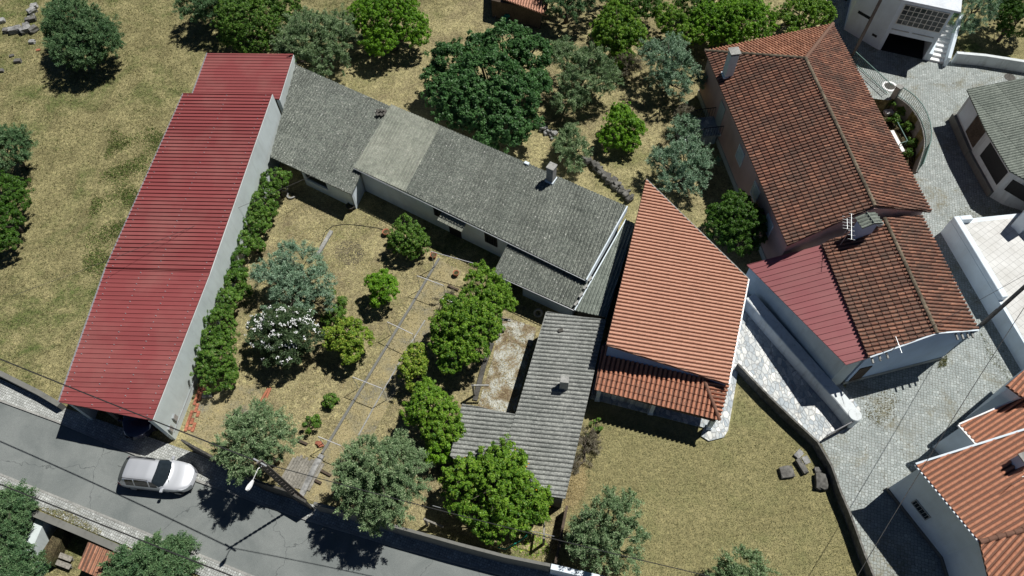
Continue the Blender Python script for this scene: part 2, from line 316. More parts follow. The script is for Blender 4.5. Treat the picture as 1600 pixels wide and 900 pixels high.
# ------------------------------------------------------------------ object helpers
def tag(o, label=None, cat=None, group=None, kind=None):
    if label: o['label'] = label
    if cat: o['category'] = cat
    if group: o['group'] = group
    if kind: o['kind'] = kind
    return o
def empty(name, loc, label, cat, group=None):
    o = bpy.data.objects.new(name, None); C.objects.link(o); o.location = loc; o.empty_display_size = 0.3
    return tag(o, label, cat, group)
def rootloc(p):
    while p.parent: p = p.parent
    return Vector(p.location)
class MB:
    def __init__(s): s.v = []; s.f = []; s.uv = {}
    def add(s, vs, fs):
        k = len(s.v); s.v += [Vector(v) for v in vs]; s.f += [tuple(i + k for i in f) for f in fs]; return s
    def prism(s, pts, z0, z1):
        n = len(pts); P = [Vector((p[0], p[1], 0)) for p in pts]
        area = sum(P[i].x * P[(i + 1) % n].y - P[(i + 1) % n].x * P[i].y for i in range(n))
        if area < 0: P.reverse()
        Z0 = z0 if callable(z0) else (lambda x, y: z0); Z1 = z1 if callable(z1) else (lambda x, y: z1)
        vs = [(p.x, p.y, Z0(p.x, p.y)) for p in P] + [(p.x, p.y, Z1(p.x, p.y)) for p in P]
        fs = [(i, (i + 1) % n, n + (i + 1) % n, n + i) for i in range(n)] + [tuple(range(n, 2 * n)), tuple(reversed(range(n)))]
        return s.add(vs, fs)
    def box(s, c, size, rz=0.0, rot=None):
        M = Matrix.Translation(Vector(c)) @ (rot.to_4x4() if rot else Matrix.Rotation(rz, 4, 'Z'))
        hx, hy, hz = [q / 2 for q in size]
        vs = [M @ Vector((x, y, z)) for z in (-hz, hz) for x, y in ((-hx, -hy), (hx, -hy), (hx, hy), (-hx, hy))]
        return s.add(vs, [(0, 3, 2, 1), (4, 5, 6, 7), (0, 1, 5, 4), (1, 2, 6, 5), (2, 3, 7, 6), (3, 0, 4, 7)])
    def bar(s, a, b, w, h=None):
        a = Vector(a); b = Vector(b); h = h or w; d = b - a
        if d.length < 1e-6: return s
        q = d.to_track_quat('Y', 'Z').to_matrix()
        return s.box((a + b) / 2, (w, d.length, h), rot=q)
    def tube(s, pts, r, seg=8, cap=True):
        pts = [Vector(p) for p in pts]; n = len(pts); rr = r if isinstance(r, (list, tuple)) else [r] * n
        vs = []; fs = []
        for i, p in enumerate(pts):
            d = (pts[min(i + 1, n - 1)] - pts[max(i - 1, 0)]); q = d.to_track_quat('Z', 'Y')
            for k in range(seg):
                a = 2 * math.pi * k / seg; vs.append(p + q @ Vector((math.cos(a) * rr[i], math.sin(a) * rr[i], 0)))
        for i in range(n - 1):
            for k in range(seg):
                k2 = (k + 1) % seg; fs.append((i * seg + k, i * seg + k2, (i + 1) * seg + k2, (i + 1) * seg + k))
        if cap: fs.append(tuple(reversed(range(seg)))); fs.append(tuple((n - 1) * seg + k for k in range(seg)))
        return s.add(vs, fs)
    def lathe(s, c, prof, seg=20):
        c = Vector(c); vs = []; fs = []
        for (r, z) in prof:
            for k in range(seg):
                a = 2 * math.pi * k / seg; vs.append(c + Vector((r * math.cos(a), r * math.sin(a), z)))
        for i in range(len(prof) - 1):
            for k in range(seg):
                k2 = (k + 1) % seg; fs.append((i * seg + k, i * seg + k2, (i + 1) * seg + k2, (i + 1) * seg + k))
        return s.add(vs, fs)
    def ribbon(s, line, w, z0, z1):
        """wall along a polyline (list of Vectors); w thickness; z0,z1 bottom/top numbers"""
        L = [Vector((p[0], p[1], 0)) for p in line]; n = len(L); lef = []; rig = []
        for i in range(n):
            d = (L[min(i + 1, n - 1)] - L[max(i - 1, 0)]).normalized(); nn = Vector((-d.y, d.x, 0)) * (w / 2)
            lef.append(L[i] + nn); rig.append(L[i] - nn)
        vs = []
        for a, b in zip(lef, rig): vs += [(a.x, a.y, z0), (b.x, b.y, z0), (b.x, b.y, z1), (a.x, a.y, z1)]
        fs = []
        for i in range(n - 1):
            k = 4 * i
            fs += [(k, k + 4, k + 7, k + 3), (k + 1, k + 2, k + 6, k + 5), (k + 3, k + 7, k + 6, k + 2), (k, k + 1, k + 5, k + 4)]
        fs += [(0, 3, 2, 1), (4 * n - 4, 4 * n - 3, 4 * n - 2, 4 * n - 1)]
        return s.add(vs, fs)
    def build(s, name, mat, parent=None, smooth=False, bevel=0.0):
        me = bpy.data.meshes.new(name); off = rootloc(parent) if parent else Vector((0, 0, 0))
        me.from_pydata([tuple(v - off) for v in s.v], [], s.f); me.materials.append(MATS[mat]); me.validate(); me.update()
        bm = bmesh.new(); bm.from_mesh(me); bmesh.ops.recalc_face_normals(bm, faces=bm.faces)
        if bevel: bmesh.ops.bevel(bm, geom=bm.edges[:], offset=bevel, segments=1, affect='EDGES', clamp_overlap=True)
        bm.to_mesh(me); bm.free()
        if smooth: me.polygons.foreach_set('use_smooth', [True] * len(me.polygons))
        o = bpy.data.objects.new(name, me); C.objects.link(o)
        if parent: o.parent = parent
        return o
def top_mesh(name, mb, mat, label, cat, group=None, smooth=False, bevel=0.0):
    """a thing of a single mesh with its origin at its base"""
    c = sum(mb.v, Vector()) / len(mb.v); c.z = min(v.z for v in mb.v)
    mb.v = [v - c for v in mb.v]; o = mb.build(name, mat, None, smooth, bevel); o.location = c
    return tag(o, label, cat, group)
def sheet(name, ptspx, z, mat, holes=(), raw=False):
    P = [[Vector((p[0], p[1], z)) if raw else at(p[0], p[1], z) for p in ptspx]] + [[Vector((p.x, p.y, z)) for p in h] for h in holes]
    tri = tessellate_polygon(P); flat = [v for l in P for v in l]
    mb = MB(); mb.add(flat, [tuple(t) for t in tri]); o = mb.build(name, mat)
    me = o.data
    if me.polygons and me.polygons[0].normal.z < 0: me.flip_normals()
    return tag(o, kind='structure')
def pxline(pts, z): return [at(p[0], p[1], z) for p in pts]

# roof sheets and tiles: wave surface laid in a plane and cut to the outline
def roof(name, parent, plane, poly, rib, mat, kind='corr', thick=0.07, lift=0.0, pitch=None, L=0.40, P3=None, ribh=0.04):
    """poly: survey corners; rib: two corners giving the rib direction pointing DOWN the slope"""
    P = [Vector(p) for p in P3] if P3 else [plane.hit(*p) for p in poly]
    n = plane.n
    t = (plane.hit(*rib[1]) - plane.hit(*rib[0])).normalized() if not isinstance(rib, Vector) else (rib - n * rib.dot(n)).normalized()
    s = t.cross(n).normalized(); o = P[0]
    S = [(p - o).dot(s) for p in P]; T = [(p - o).dot(t) for p in P]
    s0, s1, t0, t1 = min(S), max(S), min(T), max(T)
    if kind == 'corr': pitch = pitch or 0.24; k = 6; sv_ = np.arange(math.floor(s0 / pitch), math.ceil(s1 / pitch) + 1e-6, 1 / k) * pitch
    elif kind == 'tile': pitch = pitch or 0.25; k = 8; sv_ = np.arange(math.floor(s0 / pitch), math.ceil(s1 / pitch) + 1e-6, 1 / k) * pitch
    else:
        pitch = pitch or 0.31; base = np.arange(math.floor(s0 / pitch), math.ceil(s1 / pitch) + 1) * pitch
        sv_ = np.sort(np.concatenate([base + d for d in (0, 0.015, 0.03, 0.075, 0.09)]))
    def prof(x):
        f = (x / pitch) % 1.0
        if kind == 'corr': return (0.27 if 'grey' in mat else 0.23) * pitch * math.cos(2 * math.pi * f)
        if kind == 'tile':
            g = abs(f - 0.5) * 2            # 0 at crest, 1 at channel
            return 0.10 * math.sqrt(max(0, 1 - (g / 0.64) ** 2)) if g < 0.64 else -0.035
        f = x % pitch if x % pitch < pitch - 1e-5 else 0
        return ribh if 0.025 < f < 0.08 else 0.0
    if kind == 'tile':
        tv = []
        for j in range(math.floor(t0 / L), math.ceil(t1 / L) + 1):
            tv += [(j * L + 0.001, 0.0), (j * L + L - 0.001, 0.042 if 'old' in mat or 'porch' in mat else 0.016)]
    elif kind == 'corr':
        tv = []; step = 2.3
        for j in range(math.floor(t0 / step), math.ceil(t1 / step) + 1): tv += [(j * step + 0.001, 0.0), (j * step + step - 0.001, 0.02)]
    else: tv = [(t0 - 0.1, 0), (t1 + 0.1, 0)]
    bm = bmesh.new(); uvl = bm.loops.layers.uv.new('UVMap'); grid = []
    rr = random.Random(len(name) + int(s0 * 100))
    for (tt, dz) in tv:
        row = []
        for x in sv_:
            j = 0.006 * (rr.random() - 0.5) if kind == 'tile' else 0
            q = o + s * float(x) + t * tt + n * (prof(float(x)) + dz + j + lift); row.append((bm.verts.new(q), float(x), tt))
        grid.append(row)
    for i in range(len(grid) - 1):
        for j in range(len(grid[0]) - 1):
            a, b, c_, d = grid[i][j], grid[i][j + 1], grid[i + 1][j + 1], grid[i + 1][j]
            f = bm.faces.new((a[0], b[0], c_[0], d[0])); cx = (a[1] + b[1]) / 2; ct = (a[2] + d[2]) / 2
            for lp, (vv, xs, ts) in zip(f.loops, (a, b, c_, d)):
                lp[uvl].uv = (cx, ct) if kind == 'tile' else (xs, ts)
    cen = sum(P, Vector()) / len(P); m = len(P)
    for i in range(m):
        a, b = P[i], P[(i + 1) % m]; no = (b - a).cross(n).normalized()
        if (cen - a).dot(no) > 0: no = -no
        bmesh.ops.bisect_plane(bm, geom=bm.verts[:] + bm.edges[:] + bm.faces[:], plane_co=a, plane_no=no, clear_outer=True, dist=1e-5)
    lo = [bm.verts.new(p - n * (thick + 0.03) + n * lift) for p in P]; hi = [bm.verts.new(p - n * 0.012 + n * lift) for p in P]
    for i in range(m): bm.faces.new((lo[i], lo[(i + 1) % m], hi[(i + 1) % m], hi[i]))
    bm.faces.new(lo); bm.faces.new(hi)
    bmesh.ops.recalc_face_normals(bm, faces=bm.faces)
    me = bpy.data.meshes.new(name); off = rootloc(parent)
    bmesh.ops.translate(bm, verts=bm.verts, vec=-off); bm.to_mesh(me); bm.free(); me.materials.append(MATS[mat])
    # keep the waves facing up
    ob = bpy.data.objects.new(name, me); C.objects.link(ob); ob.parent = parent
    return ob
def ridge_caps(name, parent, a, b, mat, r=0.13, step=0.42):
    a = Vector(a); b = Vector(b); mb = MB(); d = b - a; nseg = max(1, int(d.length / step)); u = d / nseg
    for i in range(nseg): mb.tube([a + u * i, a + u * (i + 1.08)], [r * 1.12, r * 0.92], 10)
    return mb.build(name, mat, parent, smooth=False)
def inset(P, d):
    P = [Vector((p[0], p[1], 0)) for p in P]; n = len(P)
    area = sum(P[i].x * P[(i + 1) % n].y - P[(i + 1) % n].x * P[i].y for i in range(n))
    if area < 0: P.reverse()
    dd = d if isinstance(d, (list, tuple)) else [d] * n
    if area < 0 and isinstance(d, (list, tuple)): raise ValueError
    out = []
    for i in range(n):
        a, b, c_ = P[i - 1], P[i], P[(i + 1) % n]; e1 = (b - a).normalized(); e2 = (c_ - b).normalized()
        n1 = Vector((-e1.y, e1.x, 0)); n2 = Vector((-e2.y, e2.x, 0)); den = 1 + n1.dot(n2)
        out.append(b + (n1 + n2) * (d / max(den, 0.3)))
    return out
def on_wall(mb_list, a, b, u0, u1, z0, z1, out, th=0.04):
    """box on wall line a-b (xy Vectors): from u0 to u1 metres along it, proud by th in direction out"""
    d = (b - a).normalized(); p0 = a + d * u0; p1 = a + d * u1
    c = (p0 + p1) / 2 + out * (th / 2); mb_list.box((c.x, c.y, (z0 + z1) / 2), (abs(u1 - u0), th, z1 - z0), rz=math.atan2(d.y, d.x))
def window(parent, a, b, u, w, z0, z1, out, frame='white_paint', pane='window_glass', bars=0, name='window'):
    m = MB(); e = 0.06
    on_wall(m, a, b, u, u + w, z0, z0 + e, out, 0.06); on_wall(m, a, b, u, u + w, z1 - e, z1, out, 0.06)
    on_wall(m, a, b, u, u + e, z0 + e, z1 - e, out, 0.06); on_wall(m, a, b, u + w - e, u + w, z0 + e, z1 - e, out, 0.06)
    for i in range(bars):
        x = u + w * (i + 1) / (bars + 1); on_wall(m, a, b, x - 0.012, x + 0.012, z0 + e, z1 - e, out, 0.055)
    f = m.build(name, frame, parent)
    p = MB(); on_wall(p, a, b, u + e, u + w - e, z0 + e, z1 - e, out, 0.025); p.build('pane', pane, f)
    return f
def V2(p): return Vector((p[0], p[1], 0))
def outdir(a, b, c):
    """unit normal of line a-b pointing away from point c"""
    d = (V2(b) - V2(a)).normalized(); n = Vector((-d.y, d.x, 0))
    return n if (V2(a) - V2(c)).dot(n) > 0 else -n

# ------------------------------------------------------------------ foliage
def quads_mesh(name, V, rnd, mat, parent, nper=4):
    n = V.shape[0]; me = bpy.data.meshes.new(name); off = np.array(rootloc(parent)) if parent else np.zeros(3)
    V = (V - off).astype(np.float32)
    me.vertices.add(n * nper); me.vertices.foreach_set('co', V.reshape(-1))
    me.loops.add(n * nper); me.loops.foreach_set('vertex_index', np.arange(n * nper, dtype=np.int32))
    me.polygons.add(n); me.polygons.foreach_set('loop_start', np.arange(0, n * nper, nper, dtype=np.int32))
    me.polygons.foreach_set('loop_total', np.full(n, nper, dtype=np.int32))
    a = me.attributes.new('rnd', 'FLOAT_VECTOR', 'FACE'); a.data.foreach_set('vector', rnd.astype(np.float32).reshape(-1))
    me.materials.append(MATS[mat]); me.update(); me.validate()
    o = bpy.data.objects.new(name, me); C.objects.link(o)
    if parent: o.parent = parent
    return o
def unit(v): return v / np.maximum(np.linalg.norm(v, axis=-1, keepdims=True), 1e-9)
def leaves(cen, nor, length, width, droop, rng):
    n = len(cen); r = rng.normal(size=(n, 3)); ax = unit(np.cross(nor, r)); ax[:, 2] -= droop; ax = unit(ax)
    side = unit(np.cross(nor, ax)); L = length * rng.uniform(0.65, 1.3, (n, 1)); Wd = width * rng.uniform(0.65, 1.3, (n, 1))
    return np.stack([cen - ax * L * .5, cen + side * Wd * .5 - ax * L * 0.05, cen + ax * L * .5, cen - side * Wd * .5 - ax * L * 0.05], axis=1)
KIND = {  # leaf material, leaf length, width, leaves per cluster, cluster radius, clusters per m2 of lobe, droop, openness
    'olive':   ('leaf_olive', 0.15, 0.036, 115, 0.26, 7.6, 0.0, 0.65),
    'pale':    ('leaf_olive_pale', 0.15, 0.036, 100, 0.26, 6.6, 0.0, 0.85),
    'deep':    ('leaf_olive_deep', 0.15, 0.038, 120, 0.26, 8.2, 0.0, 0.5),
    'citrus':  ('leaf_citrus', 0.125, 0.065, 50, 0.18, 14.0, 0.35, 0.35),
    'lemon':   ('leaf_lemon', 0.12, 0.065, 50, 0.18, 14.0, 0.35, 0.35),
    'bright':  ('leaf_bright', 0.11, 0.06, 55, 0.17, 16.0, 0.3, 0.25),
    'fig':     ('leaf_fig', 0.18, 0.11, 42, 0.25, 11.5, 0.4, 0.3),
    'dark':    ('leaf_dark', 0.105, 0.055, 60, 0.18, 14.0, 0.3, 0.2),
    'hedge':   ('leaf_hedge', 0.115, 0.065, 50, 0.18, 13.0, 0.3, 0.4),
    'oleander':('leaf_oleander', 0.17, 0.05, 90, 0.26, 5.0, 0.1, 0.3),
    'dry':     ('twig_dry', 0.22, 0.025, 90, 0.30, 4.0, 0.0, 0.6),
}
def tree(name, label, cat, kind, lobes, group=None, base=None, flat=0.8, dens=1.0, flowers=0, fruit=0, zg=0.0, seed=None, auto=True):
    """lobes: (px, py, radius px, height of lobe centre)"""
    lm, LL, LW, per, cr, cpm, droop, openn = KIND[kind]
    seed = seed if seed is not None else int(abs(lobes[0][0] * 31 + lobes[0][1] * 7)); rng = np.random.default_rng(seed); rnd = random.Random(seed)
    Ls = []
    for (x, y, r, h) in lobes:
        c = at(x, y, h); depth = (c - Vector((0, 0, CAMH))).dot(Vector((0, sT, -cT))); Ls.append((c, r * (1.13 if kind in ('olive', 'pale', 'deep', 'fig') else 1.08) * depth / F))
    if len(Ls) == 1 and auto:          # grow an uneven crown from sub-lobes
        c, R = Ls[0]; Ls = [(c + Vector((0, 0, 0.05 * R)), R * 0.70)]
        nl = 7 if R > 1.2 else 5; a0 = rnd.random() * 6.28
        for i in range(nl):
            a = a0 + 2 * math.pi * i / nl + rnd.uniform(-.3, .3); rr = rnd.uniform(0.30, 0.50) * R; d = R * rnd.uniform(0.93, 1.06) - rr
            Ls.append((c + Vector((math.cos(a) * d, math.sin(a) * d, rnd.uniform(-0.35, 0.3) * R * flat)), rr))
        for i in range(2):
            a = rnd.random() * 6.28; Ls.append((c + Vector((math.cos(a) * R * .3, math.sin(a) * R * .3, R * 0.42 * flat)), R * rnd.uniform(.35, .5)))
    cc = sum((l[0] for l in Ls), Vector()) / len(Ls)
    b = at(base[0], base[1], zg) if base else Vector((cc.x, cc.y, zg))
    root = empty(name, b, label, cat, group)
    cl = []; nr = []
    for c, R in Ls:
        k = max(4, int(4 * math.pi * R * R * cpm * 0.62 * dens)); d = unit(rng.normal(size=(k, 3)))
        d[:, 2] = np.abs(d[:, 2]) * 1.15 - 0.35; d = unit(d)
        rad = R * rng.uniform(0.55 if R > 0.5 else 0.3, 1.0, (k, 1)) ** 0.6
        rad = rad * np.where(rng.uniform(size=(k, 1)) < 0.16, rng.uniform(1.05, 1.32, (k, 1)), 1.0)
        p = np.array(c) + d * np.maximum(rad - cr * 0.45, 0.02) * np.array([1, 1, flat])
        # leave holes: drop clusters where a coarse wave field is low
        ph = rng.uniform(0, 6.28, 3); f = np.sin(p[:, 0] * 2.6 + ph[0]) + np.sin(p[:, 1] * 2.4 + ph[1]) + np.sin(p[:, 2] * 2.9 + ph[2])
        keep = f > -1.9 + openn * 1.1; p = p[keep]; d = d[keep]; cl.append(p); nr.append(d)
    cl = np.concatenate(cl); nr = np.concatenate(nr)
    okz = cl[:, 2] > zg + 0.25; cl = cl[okz]; nr = nr[okz]; K = len(cl)
    crs = cr * rng.uniform(0.55, 1.25, K)
    ctint = rng.uniform(0, 1, K) ** 1.4 * 0.75 + 0.5 * np.clip(0.5 + 0.5 * np.sin(cl[:, 0] * 2.1 + cl[:, 1] * 1.3 + rng.uniform(0, 6)), 0, 1) * 0.5
    idx = np.repeat(np.arange(K), per); N = len(idx)
    dv = unit(rng.normal(size=(N, 3))); dv = unit(dv + nr[idx] * 0.5 + np.array([0, 0, 0.25]))
    pos = cl[idx] + dv * (crs[idx] * rng.uniform(0.25, 1.0, N) ** 0.5)[:, None]
    if kind in ('olive', 'pale', 'deep', 'dry'): sh0 = unit(nr + rng.normal(size=nr.shape) * .5); pos = cl[idx] + dv * (crs[idx] * rng.uniform(0.15, .75, N))[:, None] + sh0[idx] * (crs[idx] * rng.uniform(-.6, 1.5, N))[:, None]
    if kind in ('olive', 'pale', 'deep', 'dry', 'oleander'):     # sprays: leaves stand along outward shoots
        nor = unit(rng.normal(size=(N, 3)) * 0.8 + np.array([0.2, 0.1, 0.9])); ax = unit(dv + rng.normal(size=(N, 3)) * 0.6)
        side = unit(np.cross(nor, ax)); Lg = LL * rng.uniform(.6, 1.3, (N, 1)); Wd = LW * rng.uniform(.7, 1.3, (N, 1))
        V = np.stack([pos - ax * Lg * .5, pos + side * Wd * .5, pos + ax * Lg * .5, pos - side * Wd * .5], axis=1)
    else:
        nor = unit(dv * 0.9 + rng.normal(size=(N, 3)) * 0.45 + np.array([0, 0, 0.35])); V = leaves(pos, nor, LL, LW, droop, rng)
    R3 = np.stack([rng.uniform(0, 1, N), ctint[idx], rng.uniform(0, 1, N)], axis=1)
    quads_mesh('crown', V, R3, lm, root)
    # trunk and limbs
    mb = MB(); top = min(l[0].z for l in Ls); Rm = max(l[1] for l in Ls); tr = max(0.03, 0.07 * Rm + 0.02)
    fork = Vector((b.x * .8 + cc.x * .2, b.y * .8 + cc.y * .2, zg + max(0.15, (top - zg) * 0.45)))
    mb.tube([b - Vector((0, 0, .1)), (b + fork) / 2 + Vector((rnd.uniform(-.05, .05), rnd.uniform(-.05, .05), 0)), fork], [tr * 1.35, tr * 1.05, tr * 0.95], 8)
    for c, R in Ls:
        m_ = (fork + c) / 2 + Vector((rnd.uniform(-.15, .15), rnd.uniform(-.15, .15), -0.1 * R))
        mb.tube([fork - Vector((0, 0, .05)), m_, c], [tr * .75, tr * .5, tr * .22], 6)
        for q in range(4):
            a = rnd.random() * 6.28; e = c + Vector((math.cos(a), math.sin(a), rnd.uniform(-.1, .7))) * R * 0.8
            mb.tube([m_.lerp(c, 0.6), (c + e) / 2, e], [tr * .3, tr * .18, tr * .06 + .004], 5)
    mb.build('trunk', 'bark', root, smooth=True)
    if flowers:
        k = flowers; d = unit(rng.normal(size=(k, 3))); d[:, 2] = np.abs(d[:, 2]) + 0.25; d = unit(d); li = rng.integers(0, len(Ls), k)
        ce = np.array([list(Ls[i][0]) for i in li]); ra = np.array([Ls[i][1] for i in li])
        p = ce + d * (ra * rng.uniform(.94, 1.1, k))[:, None] * np.array([1, 1, flat]) + np.array([0, 0, .05])
        # flowers come in heads
        j = np.repeat(np.arange(k), 7); pp = p[j] + rng.normal(size=(len(j), 3)) * 0.055
        nn = unit(d[j] + rng.normal(size=(len(j), 3)) * .4 + np.array([0, 0, .5])); V = leaves(pp, nn, 0.085, 0.075, 0, rng)
        quads_mesh('blossom', V, np.ones((len(j), 3)), 'petal', root)
    if fruit:
        m = MB()
        for _ in range(fruit):
            c, R = Ls[rnd.randrange(len(Ls))]; d = Vector((rnd.gauss(0, 1), rnd.gauss(0, 1) - .4, rnd.gauss(0, .5) + .2)).normalized(); q = c + Vector((d.x, d.y, d.z * flat)) * R * 0.98
            m.lathe(q, [(0.001, -.04), (.03, -.025), (.04, 0), (.03, .025), (.001, .04)], 8)
        m.build('fruit', 'orange_fruit', root, smooth=True)
    return root
def inside(poly, x, y):
    r = np.zeros(len(x), bool); n = len(poly)
    for i in range(n):
        x0, y0 = poly[i][0], poly[i][1]; x1, y1 = poly[(i + 1) % n][0], poly[(i + 1) % n][1]
        if y0 == y1: continue
        c = ((y0 > y) != (y1 > y)) & (x < (x1 - x0) * (y - y0) / (y1 - y0) + x0); r ^= c
    return r
def scatter(name, polys_px, n, L, Wd, mat, label, cat, up, z=0.0, holes=(), clump=0.0, seed=1, nogroup=True, rot=0.0):
    rng = np.random.default_rng(seed); pol = [[at(p[0], p[1], z) for p in q] for q in polys_px]; hol = [[at(p[0], p[1], 0) for p in q] for q in holes]
    X = []; Y = []
    for q in pol:
        xs = [p.x for p in q]; ys = [p.y for p in q]; m = int(n / len(pol) * 2.2)
        x = rng.uniform(min(xs), max(xs), m); y = rng.uniform(min(ys), max(ys), m); k = inside(q, x, y)
        for h in hol: k &= ~inside(h, x, y)
        if clump: k &= (np.sin(x * 1.7 + 2 * np.sin(y * .9)) + np.sin(y * 2.1 + 2 * np.sin(x * .7)) + rng.normal(size=m) * .9) > clump
        X.append(x[k]); Y.append(y[k])
    x = np.concatenate(X)[:n]; y = np.concatenate(Y)[:n]; N = len(x); base = np.stack([x, y, np.full(N, z)], 1)
    if up:
        d = unit(np.stack([rng.normal(size=N), rng.normal(size=N), np.full(N, up)], 1)); s = unit(np.cross(d, rng.normal(size=(N, 3))))
        h = L * rng.uniform(.5, 1.4, (N, 1)); w = Wd * rng.uniform(.6, 1.4, (N, 1))
        V = np.stack([base - s * w / 2, base + s * w / 2, base + d * h], 1); npr = 3
    else:
        nn = unit(np.stack([rng.normal(size=N) * .3, rng.normal(size=N) * .3, np.ones(N)], 1)); V = leaves(base + np.array([0, 0, .02]), nn, L, Wd, 0, rng); npr = 4
    o = quads_mesh(name, V, rng.uniform(0, 1, (N, 3)), mat, None, npr)
    return tag(o, label, cat, kind='stuff')

# ================================================================== THE SETTING: ground, road, pavements, lanes
BW = Plane((1101, 80, 4.3), (1230, 384, 4.3), (1366, 322, 6.0))           # big house west slope
b_nw, b_sw, b_rs, b_rn = BW.hit(1101, 80), BW.hit(1230, 384), BW.hit(1366, 322), BW.hit(1258, 92)
class PlaneP(Plane):
    def __init__(s, a, b, c):
        s.o = Vector(a); s.n = (Vector(b) - s.o).cross(Vector(c) - s.o).normalized()
        if s.n.z < 0: s.n = -s.n
b_se = at(1455, 331, 4.3); BE = PlaneP(b_rs, b_rn, b_se); b_ne = BE.hit(1301, 38); BN = PlaneP(b_nw, b_ne, b_rn)

lw0, lw1 = at(47, 798), at(185, 857); ld = (lw1 - lw0).normalized()
farL, farR = lw0 - ld * 150, lw0 + ld * 150
ew = (V2(b_se) - V2(b_ne)).normalized(); ein = Vector((ew.y, -ew.x, 0))    # towards the house's inside (west)
if (V2(b_sw) - V2(b_se)).dot(ein) < 0: ein = -ein
def on_east(p, d): p = V2(p); q = V2(b_ne) + ew * (p - V2(b_ne)).dot(ew); return q + ein * d
CURVE = [(1388, 157), (1402, 151), (1421, 166), (1438, 192), (1444, 220), (1441, 245), (1431, 272)]
hole = [on_east(at(1345, 133), 1.3)] + [V2(at(*p)) for p in CURVE] + [on_east(at(1425, 285), 1.3)]
gpoly = [farL, farR, Vector((170, 60, 0)), Vector((170, 230, 0)), Vector((-170, 230, 0))]
# lower yard in the south, one connected sheet with the step
def ground():
    P = [[Vector((p.x, p.y, 0)) for p in gpoly], [Vector((p.x, p.y, 0)) for p in hole]]
    tri = tessellate_polygon(P); flat = P[0] + P[1]; mb = MB(); mb.add(flat, [tuple(t) for t in tri])
    mb.add([(farL.x, farL.y, 0), (farR.x, farR.y, 0), (farR.x, farR.y, -1.6), (farL.x, farL.y, -1.6)], [(0, 1, 2, 3)])
    sd_ = Vector((ld.y, -ld.x, 0)); sd_ = sd_ if sd_.y < 0 else -sd_
    a, b = farL + sd_ * 90, farR + sd_ * 90
    mb.add([(farL.x, farL.y, -1.6), (farR.x, farR.y, -1.6), (b.x, b.y, -1.6), (a.x, a.y, -1.6)], [(0, 1, 2, 3)])
    hp = [Vector((p.x, p.y, -1.35)) for p in hole]; n = len(hp)
    mb.add(hp, [tuple(t) for t in tessellate_polygon([hp])])
    for i in range(n):
        a, b = hole[i], hole[(i + 1) % n]; mb.add([(a.x, a.y, 0), (b.x, b.y, 0), (b.x, b.y, -1.35), (a.x, a.y, -1.35)], [(0, 1, 2, 3)])
    o = mb.build('ground', 'field'); tag(o, kind='structure')
ground()
sheet('garden_soil', [(262, 690), (330, 545), (425, 262), (560, 320), (800, 470), (850, 490), (885, 775), (875, 870), (720, 835), (490, 782), (470, 778), (340, 712)], 0.004, 'orchard')
sheet('orchard_ground', [(455, 105), (520, 60), (640, 30), (740, -5), (760, -120), (1060, -120), (1300, -120), (1330, 40), (1360, 200), (1230, 560), (1060, 480), (940, 420), (600, 260)], 0.004, 'orchard')
sheet('lawn', [(925, 560), (1160, 470), (1166, 575), (1205, 620), (1270, 680), (1298, 725), (1325, 800), (1350, 862), (1380, 960), (862, 960), (870, 880), (885, 778)], 0.006, 'lawnmat')
# road, pavements on both sides with kerbs
RU = [(-200, 540), (0, 627), (90, 660), (310, 753), (480, 813), (610, 852), (790, 900), (1100, 985)]
RL = [(-200, 650), (0, 740), (155, 802), (329, 873), (400, 902), (700, 1010), (1100, 1130)]
sheet('road', RU + RL[::-1], 0.010, 'asphalt')
def slab(name, pts, z1, mat, z0=0.0):
    P = [at(p[0], p[1], z1) for p in pts]; mb = MB(); tri = tessellate_polygon([P]); n = len(P)
    vs = [(p.x, p.y, z1) for p in P] + [(p.x, p.y, z0) for p in P]
    mb.add(vs, [tuple(t) for t in tri] + [(i, (i + 1) % n, n + (i + 1) % n, n + i) for i in range(n)])
    return tag(mb.build(name, mat), kind='structure')
slab('pavement_north', [(-200, 508), (0, 592), (92, 634), (282, 700), (345, 722), (480, 786), (560, 806), (720, 852), (862, 884), (1100, 950)] + [(x, y) for x, y in RU[::-1]], 0.10, 'cobble_small')
slab('pavement_south', [(x, y) for x, y in RL[:5]] + [(700, 1012), (700, 1030), (330, 906), (187, 849), (49, 790), (-200, 680)], 0.10, 'cobble_small')
mb = MB(); mb.ribbon(pxline([(x, y - 1) for x, y in RU], .06), 0.12, 0, 0.112); mb.build('kerb_north', 'concrete')['kind'] = 'structure'
mb = MB(); mb.ribbon(pxline([(x, y + 1) for x, y in RL[:5]], .06), 0.12, 0, 0.112); mb.build('kerb_south', 'concrete')['kind'] = 'structure'
LANE = [(1400, 1010), (1383, 955), (1367, 903), (1350, 860), (1326, 797), (1300, 725), (1281, 690), (1335, 668), (1320, 610), (1330, 560), (1420, 500), (1400, 380), (1395, 300)]
hole_px_side = [on_east(at(1425, 285), 1.3)] + [V2(at(*p)) for p in CURVE[::-1]] + [on_east(at(1345, 133), 1.3)]
lane_pts = [V2(at(*p)) for p in LANE] + hole_px_side + [V2(at(*p)) for p in [(1300, 60), (1290, -10), (1380, -20), (1460, 60), (1488, 96), (1600, 112), (1900, 150), (2300, 700), (2100, 1200), (1500, 1300)]]
sheet('cobbled_lane', lane_pts, 0.012, 'cobble', raw=True)
sheet('flagstone_path', [(1170, 440), (1150, 566), (1200, 620), (1268, 684), (1281, 692), (1334, 668), (1345, 640), (1200, 440)], 0.016, 'crazy')
slab('patio_slab', [(922, 622), (1100, 668), (1095, 681), (1108, 689), (1131, 683), (1138, 672), (1150, 600), (1158, 545), (1175, 440), (1060, 440), (940, 540)], 0.12, 'crazy')
